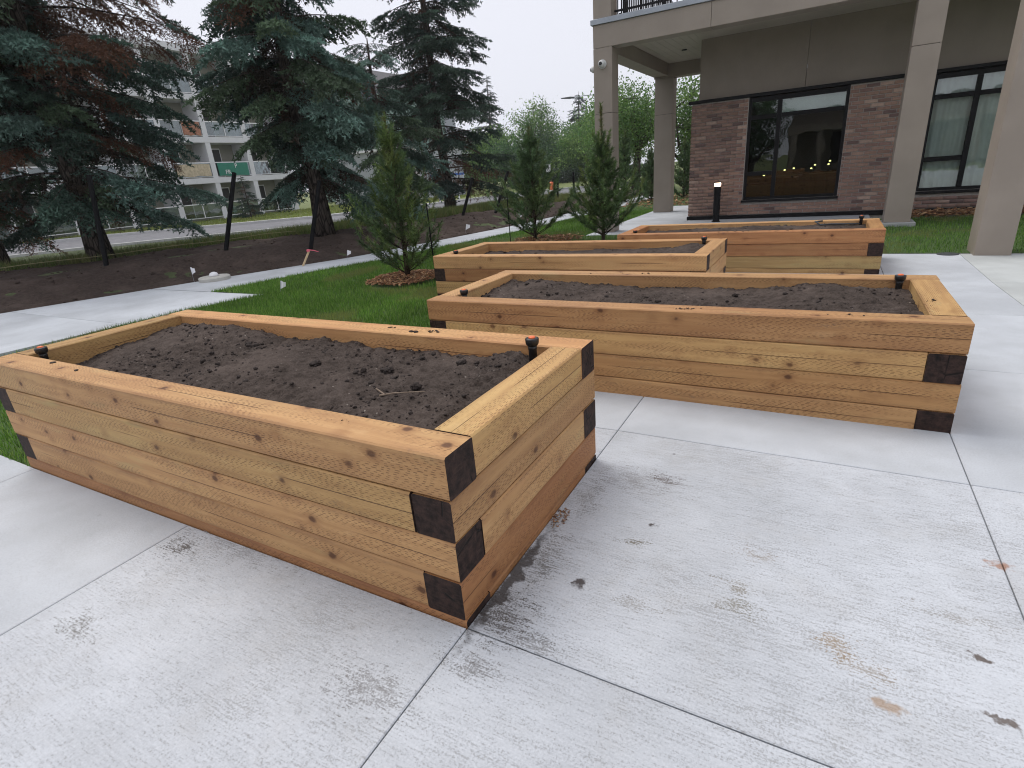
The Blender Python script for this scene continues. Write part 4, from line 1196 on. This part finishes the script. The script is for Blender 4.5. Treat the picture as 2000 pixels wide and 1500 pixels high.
for i, (tp, r_, lab, cl, nc, lf) in enumerate((
    (K((-25.1, 42.7, 4.75), 1.5), 4.6, 'bright green rounded tree right of the narrow spruce', GR, 130, .34),
    (K((-23.7, 48.2, 6.9), 1.45), 4.2, 'taller loose tree with bare lower limbs in the far treeline', GR, 80, .32),
    (K((-22.5, 53.3, 5.7), 1.45), 4.6, 'pale green tree at the far end of the street', GR, 110, .36),
    (K((-20.7, 38.3, 3.2), 1.4), 3.8, 'low green tree behind the second leaning fence post', GRD, 110, .28),
    (K((-34.1, 46.3, 5.2), 1.4), 4.2, 'dark green tree seen between the two right-hand spruces', GRD, 110, .32),
    (K((-16.1, 41.9, 5.2), 1.5), 3.6, 'green tree just left of the corner column', GR, 110, .30),
    (K((-19.0, 48.0, 3.6), 1.45), 4.6, 'dark low tree behind the pedestrian sign', GRD, 110, .34),
    (K((-29.0, 47.0, 4.0), 1.5), 5.0, 'dark green tree mass behind the narrow spruce', GRD, 110, .36),
    (K((-24.0, 40.0, 2.6), 1.5), 4.2, 'low bright green tree above the most slanted fence post', GR, 120, .32),
    (K((-17.5, 45.0, 4.4), 1.45), 4.4, 'full green tree behind the street end, right of the loose tall tree', GR, 120, .32),
    (K((-21.5, 46.0, 4.6), 1.5), 4.6, 'middle green tree in the far treeline', GRD, 120, .34),
    (K((-31.0, 42.0, 3.2), 1.3), 3.6, 'low dark tree behind the bus shelter', GRD, 110, .3),
    ((-9.3, 31.0, 5.3), 2.9, 'leafy tree with a dark forked trunk seen through the portico', GR, 150, .17),
    ((-6.0, 28.4, 4.9), 2.1, 'bright green tree beside the brick wall corner', GR, 110, .16),
    ((-12.6, 37.5, 6.0), 2.8, 'tree right of the corner column with its top against the sky', GR, 110, .20),
    ((-4.6, -13.6, 5.0), 2.2, 'leafy tree across the patio, mirrored in the left window pane', GRD, 110, .2),
    ((-3.6, 33.0, 4.6), 2.4, 'green tree mostly hidden behind the brick building', GRD, 80, .2))):
    deciduous('deciduous_tree', tp, r_, lab, cl, 60 + i, int(nc * 1.25), lf * .69, 74, trunk=.16 + .05 * tp[2] / 6, base_z=-.15, low=.08 if i not in (1, 12) else .3)
spruce('spruce_tree', (-43.0 * 1.1, 73.6 * 1.1, -.2), 15.6, 3.6, 'far twin-topped spruce rising above the treeline', [(.05, .075, .070)], lod=.55, zmin=4, rseed=41, droop=.3, spray=1.35, tier=.75, hangp=.1, trunk_r=.3, prof=lambda z: 3.6 * (1 - z / 16))
spruce('spruce_tree', (-26.1 * 1.2, 65 * 1.2, -.2), 11.2, 3.2, 'far dark spruce left of the corner column', [(.035, .052, .055)], lod=.55, zmin=3, rseed=42, droop=.3, spray=1.35, tier=.75, hangp=.1, trunk_r=.3, dens=.75, prof=lambda z: 3.2 * (1 - z / 11.6))
spruce('spruce_tree', (-34.0, 25.2, -.1), 2.6, 1.0, 'small spruce by the apartment lawn, between two leaning posts', DARK, lod=.55, zmin=.2, rseed=43, droop=.2, spray=.4, tier=.22, trunk_r=.05)

# ------------------------------------------------------------------ grass
rng = np.random.default_rng(99)
def blades(name, P, h0, w0, cols, label, lean=.35):
    n = len(P)
    h = h0 * (.55 + .7 * rng.random(n)); a = rng.random(n) * 6.283; lv = lean * rng.random(n) * h
    S = np.stack([np.cos(a), np.sin(a), np.zeros(n)], 1) * (w0 * (.6 + .6 * rng.random(n)))[:, None]
    b = rng.random(n) * 6.283
    tip = P + np.stack([np.cos(b) * lv, np.sin(b) * lv, h], 1)
    V = np.stack([P - S, P + S, tip], 1).reshape(-1, 3)
    C = np.array(cols)[rng.integers(len(cols), size=n)] * (.65 + .7 * rng.random((n, 1)))
    patch = .55 + .9 * fbm(P[:, 0] * 1.4, P[:, 1] * 1.4, 77, 3)[:, None]
    yel = sstep(.58, .72, fbm(P[:, 0] * 1.1 + 9, P[:, 1] * 1.1, 91, 4))[:, None]
    C = C * (1 - .6 * yel) + np.array((.26, .24, .09)) * .6 * yel
    o = fastmesh(name, V, np.arange(3 * n).reshape(-1, 3), 'grass', None, np.repeat(C * patch, 3, 0))
    tag(o, label, 'grass', kind='stuff'); return o
def in_lawn(n, y0, y1):
    y = y0 + (y1 - y0) * rng.random(n); x0 = walk_near(y); x1 = lawn_right(y)
    x = x0 + (x1 - x0) * rng.random(n) + .02 * rng.normal(size=n) * 0
    x = x + (rng.random(n) - .5) * .04
    return np.column_stack([x, y, gz(x, y) - .012 + .03 * (fbm(x, y, 31) - .5)])
P = np.concatenate([in_lawn(85000, 2.0, 5.6), in_lawn(75000, 5.6, 9.5), in_lawn(32000, 9.5, 16), in_lawn(9000, 16, 25),
                    np.column_stack([-3.75 - 3 * rng.random(12000), 1.0 + 1.1 * rng.random(12000), np.full(12000, -.055)])])
d1 = np.hypot((P[:, 0] + 5.1), (P[:, 1] - 6.02) * .9)
P = P[d1 > .50 + .06 * rng.random(len(P))]
LG = [(.125, .265, .035), (.165, .310, .050), (.095, .210, .030), (.230, .345, .085), (.075, .160, .026)]
blades('lawn_grass', P, .052, .0034, LG, 'short bright green lawn grass behind the raised beds')
n = 26000
P = np.column_stack([.74 + 6 * rng.random(n), 8.46 + 3.7 * rng.random(n), np.zeros(n)]); P[:, 2] = -.012 - .035 * (1 - sstep(8.5, 9.6, P[:, 1]))
P = P[~((P[:, 0] > 1.5) & (P[:, 0] < 1.95) & (P[:, 1] < 8.75))]
blades('lawn_grass', P, .05, .004, LG, 'green lawn patch right of the beds in front of the brick building')
n = 95000
y = -1 + 26 * rng.random(n); x = soil_back(y) - .1 - (rng.random(n) ** 1.4) * 6.5
P = np.column_stack([x, y, tz(x, y) - .06 + .10 * (fbm(x * .8, y * .8, 23) - .5)])
keep = fbm(x * 1.2, y * 1.2, 83, 3) + .3 * rng.random(n) > .42
blades('verge_grass', P[keep], .22, .008, [(.11, .16, .04), (.14, .17, .055), (.20, .19, .08), (.09, .14, .04)], 'long rough grass under the spruces behind the soil strip', .7)
# far lawn by the apartments
n = 30000
y = 4 + 36 * rng.random(n); x = -37.8 + 14 * rng.random(n); x = np.minimum(x, np.interp(y, *ROADF) - 2.8)
blades('far_lawn_grass', np.column_stack([x, y, np.full(n, -.17 + .04 * 1.0)]), .10, .02, [(.20, .25, .055), (.25, .28, .08), (.17, .23, .05)], 'yellow green lawn in front of the white apartment block')

# chips: mulch ring, mulch bed, small pile
def chips(name, P, L, cols, label):
    n = len(P); a = rng.random(n) * 6.283; t_ = (rng.random(n) - .5) * .8
    D = np.stack([np.cos(a) * np.cos(t_), np.sin(a) * np.cos(t_), np.sin(t_)], 1) * (L * (.4 + .8 * rng.random(n)))[:, None]
    S = np.stack([-np.sin(a), np.cos(a), .3 * rng.normal(size=n)], 1) * (L * .16 * (.5 + rng.random(n)))[:, None]
    U_ = np.array([0, 0, 1]) * (L * .07)
    V = np.stack([P - D / 2 - S, P - D / 2 + S, P + D / 2 + S * .7, P + D / 2 - S * .7, P - D / 2 - S + U_, P - D / 2 + S + U_, P + D / 2 + S * .7 + U_, P + D / 2 - S * .7 + U_], 1).reshape(-1, 3)
    q = np.array([(4, 5, 6), (4, 6, 7), (0, 1, 5), (0, 5, 4), (1, 2, 6), (1, 6, 5), (2, 3, 7), (2, 7, 6), (3, 0, 4), (3, 4, 7)])
    T = (np.arange(n)[:, None, None] * 8 + q[None]).reshape(-1, 3)
    C = np.array(cols)[rng.integers(len(cols), size=n)] * (.6 + .8 * rng.random((n, 1)))
    tag(fastmesh(name, V, T, 'chips', None, np.repeat(C, 8, 0)), label, 'wood chips', kind='stuff')
CH = [(.30, .15, .07), (.36, .20, .10), (.22, .10, .05), (.42, .27, .15), (.15, .07, .04)]
n = 2000; a = rng.random(n) * 6.283; r_ = .52 * np.sqrt(rng.random(n)) * (1 + .08 * np.sin(a * 5))
chips('wood_chips', np.column_stack([-5.1 + r_ * np.cos(a), 6.02 + r_ * np.sin(a), -.005 + .03 * rng.random(n) + .05 * (1 - (r_ / .62) ** 2)]), .055, CH, 'ring of orange wood chips round the nearest young pine')
n = 900; a = rng.random(n) * 6.283; r_ = .6 * np.sqrt(rng.random(n))
chips('wood_chips', np.column_stack([-4.75 + r_ * np.cos(a) * 1.2, 10.0 + r_ * np.sin(a), .0 + .05 * rng.random(n)]), .06, CH, 'wood chips between the two pines behind the left rear bed')
n = 2600
chips('wood_chips', np.column_stack([1.2 + 5 * rng.random(n), 12.1 + .78 * rng.random(n) ** .8, .0 + .07 * rng.random(n)]), .09, CH, 'brown wood chip mulch along the foot of the brick wall')
n = 130; a = rng.random(n) * 6.283; r_ = .045 * np.sqrt(rng.random(n))
chips('wood_chips', np.column_stack([-.785 + r_ * np.cos(a) * .7, 1.63 + r_ * np.sin(a) * 1.5, .002 + .012 * rng.random(n) * (1 - r_ / .05)]), .010, CH, 'little heap of wood shavings against the right side of the nearest bed')
n = 900
yy = 17 + 6 * rng.random(n); chips('wood_chips', np.column_stack([-6.0 + 2.6 * rng.random(n), yy, -.0 + .05 * rng.random(n)]), .09, CH, 'wood chips under the pines beyond the portico')
# clods on the soil strip
tb = TB(); n = 1500
y = 1.5 + 16 * rng.random(n); tt = rng.random(n); x = walk_far(y) * (1 - tt) + soil_back(y) * tt
clods(tb, np.column_stack([x, y, zsoil(x, y)]), .008 + .03 * rng.random(n) ** 3, 0, .6)
tag(tb.build('soil_clods', 'mound'), 'loose clods lying on the long dug soil strip', 'soil', kind='stuff')

# ------------------------------------------------------------------ posts, line, stake, flags, utility cap
posts = [((-11.14, 5.11), (-11.40, 5.45, 1.82), 'leftmost black fence post, beside the thick spruce trunk'), ((-10.08, 6.71), (-10.02, 7.30, 1.70), 'leaning black fence post, second from the left'),
         ((-8.96, 7.77), (-8.87, 8.30, 1.44), 'leaning black fence post in front of the blue green spruce trunk'), ((-8.75, 13.0), (-8.60, 13.5, 1.24), 'leaning black fence post right of the nearest young pine'),
         ((-8.45, 14.25), (-8.22, 14.85, 1.34), 'most slanted black fence post, left of the darker young pine'), ((-9.6, 21.3), (-9.62, 21.5, 1.22), 'upright black post under the pedestrian sign'),
         ((-8.63, 20.7), (-8.68, 20.85, 1.14), 'upright black post midway between the two rear young pines'), ((-7.95, 21.0), (-7.98, 21.1, 1.14), 'upright black post just left of the corner column')]
ptop = []
for (x, y), tp, lab in posts:
    z0 = float(zsoil(np.array(x), np.array(y))) - .1
    m_ = MB(); d = Vector(tp) - Vector((x, y, z0))
    m_.tube([(0, 0, 0), tuple(d * .5), tuple(d)], [.042, .042, .040], 10)
    o = m_.build('fence_post', 'blackw'); o.location = (x, y, z0)
    tag(o, lab, 'fence post', 'black posts along the soil strip'); ptop.append((x, y, z0, d))
ln = MB(); pts = []
for y in np.linspace(2.5, 9.2, 30):
    x = float(soil_back(np.array(y))) + .15; pts.append((x, y, float(tz(np.array(x), np.array(y))) + .10 + .01 * math.sin(y * 3)))
ln.tube(pts, .006, 5)
tag(ln.build('string_line', 'cord'), 'thin string line stretched low along the back of the soil strip', 'string')
# survey stake with pink ribbon
sk = empty('survey_stake', (-8.30, 6.95, 0)); tag(sk, 'pale wooden survey stake with pink ribbon leaning at the walkway edge', 'stake')
d = Vector((.10, .16, .30)); m_ = MB()
s_ = Vector((.022, -.008, 0)); u_ = Vector((.004, .012, 0))
b = [Vector((0, 0, -.05)) + a_ * s_ + c_ * u_ for a_, c_ in ((-1, -1), (1, -1), (1, 1), (-1, 1))]
m_.v = [tuple(q) for q in b] + [tuple(q + d * 1.05) for q in b]; m_.f = [(0, 1, 5, 4), (1, 2, 6, 5), (2, 3, 7, 6), (3, 0, 4, 7), (4, 5, 6, 7), (3, 2, 1, 0)]
m_.build('shaft', 'stake', sk)
m_ = MB(); m_.box(.075, .125, .12, .16, .235, .275, .004); m_.tube([(.12, .15, .265), (.20, .18, .25), (.27, .22, .22)], [.008, .007, .004], 5); m_.build('ribbon', 'pink', sk)
def flag(x, y, z, lab, lean=(.03, .02), s=.09, h=.22):
    r_ = empty('marker_flag', (x, y, z)); tag(r_, lab, 'marker flag', 'small white marker flags')
    MB().tube([(0, 0, -.05), (lean[0] * .5, lean[1] * .5, h * .5), (lean[0], lean[1], h)], .0018, 5).build('wire', 'flash', r_)
    m_ = MB(); L = Vector((lean[0], lean[1], h)); k = 5
    for i in range(k + 1):
        q = L + Vector((s * .8 * i / k, .010 * math.sin(i * 1.5), -.02 * i / k)); lo = L * (1 - s / h) + Vector((s * .8 * i / k, .010 * math.sin(i * 1.5 + .5), -.035 * i / k))
        t_ = Vector((0, .0012, 0))
        m_.v += [tuple(q), tuple(lo + (q - lo) * (i / k) * .55), tuple(q + t_), tuple(lo + (q - lo) * (i / k) * .55 + t_)]
        if i: b = 4 * i; m_.f += [(b - 4, b, b + 1, b - 3), (b - 1, b + 3, b + 2, b - 2), (b - 4, b - 2, b + 2, b), (b - 3, b + 1, b + 3, b - 1)]
    m_.build('film', 'flag', r_)
flag(-9.20, 5.45, .03, 'white marker flag left of the round concrete collar', (-.05, .03), .12, .20)
flag(-6.45, 4.95, -.02, 'white marker flag standing in the lawn', (.04, .02), .11, .18)
flag(-7.75, 7.55, .02, 'white marker flag right of the pink ribboned stake', (.02, .03), .10, .17)
flag(-7.55, 11.3, .03, 'white marker flag on the soil strip behind the nearest young pine', (.03, .03), .13, .2)
flag(-7.3, 13.6, .03, 'farthest white marker flag, near the slanted post', (-.02, .03), .12, .22)
cap = empty('utility_cap', (-8.88, 5.62, 0)); tag(cap, 'pale oval concrete collar with a small white dome cap beside the walkway', 'utility cap')
MB().lathe([(.24, -.02), (.245, .045), (.23, .06), (.05, .062)], n=28).build('collar', 'lid', cap, False)
MB().lathe([(.075, .063), (.072, .085), (.055, .115), (.02, .13)], n=20).build('dome', 'flag', cap, True)
# thin stakes beside the small pines
for (x, y, h, lab) in ((-4.55, 5.98, 1.0, 'thin dark stake right of the nearest young pine'), (-5.15, 9.2, .95, 'thin dark stake at the left of the darker young pine')):
    o = MB().tube([(0, 0, -.05), (.0, 0, h)], .009, 6).build('garden_stake', 'blackw'); o.location = (x, y, 0); tag(o, lab, 'stake')

# ------------------------------------------------------------------ apartment block across the road
AU = -38.9
apt = empty('apartment_block', (AU, 20, -.1)); tag(apt, 'white four storey apartment block with balconies behind the spruces', 'building')
AO = Vector((AU, 20, 0))
def apart(name, mat, mb, parent=None): return rel(mb, AO + Vector((0, 0, -.1))).build(name, mat, parent or apt)
LV = [-.1, 2.62, 5.30, 7.98]; TOP = 10.55
VB = [7.6 + 3.2 * k for k in range(9)]     # pier lines
V0, V1 = VB[0] - .2, VB[-1] + .2
apart('back_wall', 'apt2', MB().box(AU - 12, AU - 1.6, V0, V1, -.2, TOP))
apart('end_wall', 'apt', MB().box(AU - 12, AU + .0, V1, V1 + .25, -.2, TOP + .3))
apart('roof', 'apt', MB().box(AU - 12, AU + .12, V0, V1 + .3, TOP, TOP + .45))
for z in LV[1:]: apart('floor_slab', 'apt', MB().box(AU - 1.6, AU + .02, V0, V1, z - .32, z + .05))
for v in VB:
    apart('pier', 'apt', MB().box(AU - 1.6, AU - .01, v - .19, v + .19, -.2, TOP))
for li, z in enumerate(LV):
    for bi in range(len(VB) - 1):
        a, b = VB[bi] + .19, VB[bi + 1] - .19
        rl_ = apart('railing', 'wht', MB().box(AU - .07, AU - .02, a, b, z + 1.02, z + 1.08).box(AU - .07, AU - .02, a, b, z + .10, z + .14).box(AU - .07, AU - .02, (a + b) / 2 - .025, (a + b) / 2 + .025, z + .14, z + 1.02))
        rel(MB().box(AU - .055, AU - .045, a, b, z + .14, z + 1.02), AO + Vector((0, 0, -.1))).build('glass_panel', 'bglass', rl_)
        dr_ = apart('patio_door', 'wht', MB().box(AU - 1.6, AU - 1.55, a + .1, a + 1.7, z + .06, z + 2.1))
        for k in (0, 1): rel(MB().box(AU - 1.55, AU - 1.54, a + .16 + .78 * k, a + .86 + .78 * k, z + .14, z + 2.02), AO + Vector((0, 0, -.1))).build('pane', 'dark' if k else 'slate', dr_)
def hang(name, mat, v0, v1, z0, z1, label, cat):
    m_ = MB(); k = 12
    for i in range(k + 1):
        v = v0 + (v1 - v0) * i / k; w_ = AU + .03 + .02 * math.sin(i * 1.4)
        m_.v += [(w_, v, z0 + .03 * math.sin(i)), (w_, v, z1), (w_ + .02, v, z0 + .03 * math.sin(i)), (w_ + .02, v, z1)]
        if i: b = 4 * i; m_.f += [(b - 4, b, b + 1, b - 3), (b - 2, b - 1, b + 3, b + 2), (b - 3, b + 1, b + 3, b - 1), (b - 4, b - 2, b + 2, b)]
    o = m_.build(name, mat); tag(o, label, cat); return o
bn = hang('banner', 'teal', 27.1, 29.6, 2.75, 3.62, 'green banner with white letters on a first floor balcony', 'banner')
for tx_, v, z in (('P', 28.45, 3.27), ('FR', 27.6, 2.86)):
    cu = bpy.data.curves.new('lettering', 'FONT'); cu.body = tx_; cu.size = .42; cu.extrude = .004; cu.materials.append(MT['wht'])
    to_ = bpy.data.objects.new('lettering_curve', cu); COL.objects.link(to_); bpy.context.view_layer.update()
    me_ = bpy.data.meshes.new_from_object(to_.evaluated_get(bpy.context.evaluated_depsgraph_get())); bpy.data.objects.remove(to_)
    o = bpy.data.objects.new('lettering', me_); o.rotation_euler = (R(90), 0, R(90)); o.location = (AU + .075, v, z); link(o, bn)
hang('blanket', 'tan', 24.0, 26.5, 2.80, 3.58, 'tan patterned blanket over a first floor balcony rail', 'blanket')
hang('blanket', 'rust', 25.2, 26.5, 5.45, 6.30, 'orange red blanket over a second floor balcony rail', 'blanket')

# further buildings
gb_ = empty('gabled_building', (-43, 50, 0)); tag(gb_, 'green sided building with a brown curved roof edge behind the middle spruce', 'building')
go = Vector((-43, 50, 0))
def gp(name, mat, mb, parent=None): return rel(mb, go).build(name, mat, parent or gb_)
m_ = MB()
prof = [(-52, 9.6), (-49.5, 12.0), (-47, 12.9), (-44.8, 12.5), (-43, 11.2), (-41.4, 9.9)]
bp = [(-52, -.2)] + prof + [(-41.4, -.2)]
k = len(bp); m_.v = [(x, 48.0, z) for x, z in bp] + [(x, 60.0, z) for x, z in bp]
m_.f = [tuple(range(k)), tuple(range(2 * k - 1, k - 1, -1))] + [(i, k + i, k + (i + 1) % k, (i + 1) % k) for i in range(k)]
gp('siding', 'green_w', m_)
m_ = MB()
for i in range(len(prof) - 1):
    (x0, z0), (x1, z1) = prof[i], prof[i + 1]
    b = len(m_.v)
    m_.v += [(x, y, z + dz) for y in (47.3, 60.3) for x, z, dz in ((x0, z0, .03), (x1, z1, .03), (x1, z1, .35), (x0, z0, .35))]
    m_.f += [tuple(b + q for q in f) for f in ((0, 1, 2, 3), (7, 6, 5, 4), (0, 4, 5, 1), (3, 2, 6, 7), (1, 5, 6, 2), (0, 3, 7, 4))]
gp('roof', 'aptroof', m_)
gp('corner_panel', 'slate', MB().box(-43.0, -41.38, 47.9, 47.99, 6, 10.9))
gp('window', 'wht', MB().box(-46.8, -45.9, 47.9, 47.98, 8.2, 9.8)); 
tag(MB().box(-56, -46.5, 60.5, 70, -.2, 12.3).build('grey_building', 'greyw'), 'flat topped grey building behind the green gabled one', 'building')
wb_ = empty('white_annex', (-31, 39, 0)); tag(wb_, 'low white wing with a pale corner post seen through the nearest pine', 'building')
wo_ = Vector((-31, 39, 0))
rel(MB().box(-40, -30.2, 38.9, 46, -.2, 3.9), wo_).build('wall', 'greyw', wb_)
rel(MB().box(-30.2, -29.95, 38.75, 39.0, -.2, 4.0), wo_).build('corner_post', 'wht', wb_)
rel(MB().box(-40.2, -29.9, 38.6, 46.2, 3.9, 4.1), wo_).build('roof', 'wht', wb_)
# bus shelter
bs = empty('bus_shelter', (-22.0, 30.4, -.1)); tag(bs, 'glass bus shelter with a blue top rail left of the narrow spruce trunk', 'bus shelter')
for x, y in ((0, 0), (.9, .3), (-.4, 1.2), (.5, 1.5)): MB().box(x - .04, x + .04, y - .04, y + .04, 0, 1.55).build('post', 'wht', bs)
MB().box(-.5, 1.0, -.1, 1.6, 1.55, 1.68).build('roof', 'blue', bs)
for q in (((0, 0), (.9, .3)), ((0, 0), (-.4, 1.2))):
    (a, b), (c, d) = q; n_ = Vector((-(d - b), c - a, 0)).normalized() * .01
    m_ = MB(); m_.v = [(a - n_.x, b - n_.y, .15), (c - n_.x, d - n_.y, .15), (c - n_.x, d - n_.y, 1.5), (a - n_.x, b - n_.y, 1.5), (a + n_.x, b + n_.y, .15), (c + n_.x, d + n_.y, .15), (c + n_.x, d + n_.y, 1.5), (a + n_.x, b + n_.y, 1.5)]
    m_.f = [(0, 1, 2, 3), (7, 6, 5, 4), (0, 4, 5, 1), (2, 6, 7, 3)]; m_.build('glass_panel', 'bglass', bs)
# pedestrian sign
sg = empty('pedestrian_sign', (-15.5, 33.2, -.1)); tag(sg, 'white pedestrian crossing sign on a thin pole beyond the small pines', 'sign'); sg.rotation_euler = (0, 0, R(25))
MB().tube([(0, 0.03, 0), (0, .03, 1.75)], .025, 8).build('pole', 'flash', sg)
MB().box(-.14, .14, -.01, .0, 1.28, 1.73, .004).build('plate', 'wht', sg)
fg = MB(); fg.tube([(.0, -.016, 1.63), (.0, -.016, 1.631)], .001, 4)
fg.box(-.025, .025, -.018, -.011, 1.62, 1.67); fg.box(-.03, .03, -.018, -.011, 1.48, 1.61)
for a_, b_ in (((-.01, 1.49), (-.07, 1.34)), ((.01, 1.49), (.06, 1.34)), ((-.02, 1.59), (-.08, 1.50)), ((.02, 1.59), (.09, 1.52))):
    fg.tube([(a_[0], -.015, a_[1]), (b_[0], -.015, b_[1])], .014, 5)
fg.build('walking_figure', 'black', sg)
# orange barricade marker
hm = empty('traffic_drum', (-13.4, 29.0, -.1)); tag(hm, 'small orange traffic drum at the kerb behind the darker pine', 'traffic drum')
MB().lathe([(.16, 0), (.15, .22), (.14, .4), (.12, .72), (.05, .78)], n=16).build('body', 'orange', hm, True)
MB().lathe([(.155, .25), (.150, .36)], n=16).build('band', 'wht', hm, True)
# street lamp
sp = empty('street_lamp', (-23.2, 64.5, -.2)); tag(sp, 'street lamp arm reaching left from behind the corner column', 'street lamp')
MB().tube([(0, 0, 0), (0, 0, 8.2), (-.3, -.2, 8.75)], [.11, .08, .06], 10).build('pole', 'flash', sp)
MB().tube([(.9, .5, 8.8), (-1.5, -.9, 8.85), (-2.7, -1.5, 8.80)], .04, 8).tube([(0, 0, 8.0), (-.3, -.2, 8.6), (-.9, -.5, 8.82)], .03, 6).build('arm', 'flash', sp)
MB().tube([(-2.6, -1.45, 8.77), (-3.0, -1.68, 8.76), (-3.9, -2.2, 8.76)], [.06, .12, .05], 10).build('lamp_head', 'drain', sp)
# hedge and house far
tb = TB(); n = 9000
xh = -32 + 16 * rng.random(n); yh = 60 + (xh + 26) * .5 + 1.2 * rng.random(n); zh = -.1 + 1.25 * rng.random(n)
V, T = tri_needles(np.column_stack([xh, yh, zh]), (lambda q: q / np.linalg.norm(q, axis=1)[:, None])(rng.normal(size=(n, 3))), .25, .07)
tb.add(V, T, np.repeat(np.array((.035, .065, .035)) * (.6 + .8 * rng.random((n, 1))), 3, 0))
tag(tb.build('hedge', 'leaf'), 'long clipped dark hedge along the far side of the road', 'hedge')
hs_ = empty('far_house', (-42, 92, -.2)); tag(hs_, 'pale bungalow with a white window under the far trees', 'house')
MB().box(-7, 7, 0, 7, 0, 3.0).build('wall', 'house', hs_)
m_ = MB(); m_.v = [(-7.5, -.5, 2.9), (7.5, -.5, 2.9), (7.5, 7.5, 2.9), (-7.5, 7.5, 2.9), (-4, 3.5, 5.0), (4, 3.5, 5.0)]; m_.f = [(0, 1, 5, 4), (1, 2, 5), (2, 3, 4, 5), (3, 0, 4), (3, 2, 1, 0)]
m_.build('roof', 'aptroof', hs_)
for x in (-3, 1.2):
    w_ = MB().box(x, x + 1.5, -.08, 0, .9, 2.4).build('window', 'wht', hs_); MB().box(x + .12, x + .7, -.1, -.081, 1.0, 2.3).box(x + .8, x + 1.38, -.1, -.081, 1.0, 2.3).build('pane', 'dark', w_)

# ------------------------------------------------------------------ smoky air
hz = MB().box(-130, 60, -40, 175, -1.6, 21).build('haze', 'wht')
hm_ = bpy.data.materials.new('haze_air'); hm_.use_nodes = True
hm_.node_tree.nodes.clear()
ho = hm_.node_tree.nodes.new('ShaderNodeOutputMaterial'); hv = hm_.node_tree.nodes.new('ShaderNodeVolumePrincipled')
hv.inputs['Color'].default_value = (.92, .94, .98, 1); hv.inputs['Density'].default_value = HAZE; hv.inputs['Anisotropy'].default_value = .2
hm_.node_tree.links.new(hv.outputs[0], ho.inputs['Volume'])
hz.data.materials.clear(); hz.data.materials.append(hm_)
tag(hz, 'thin pale wildfire smoke hanging in the air', 'haze', kind='stuff')
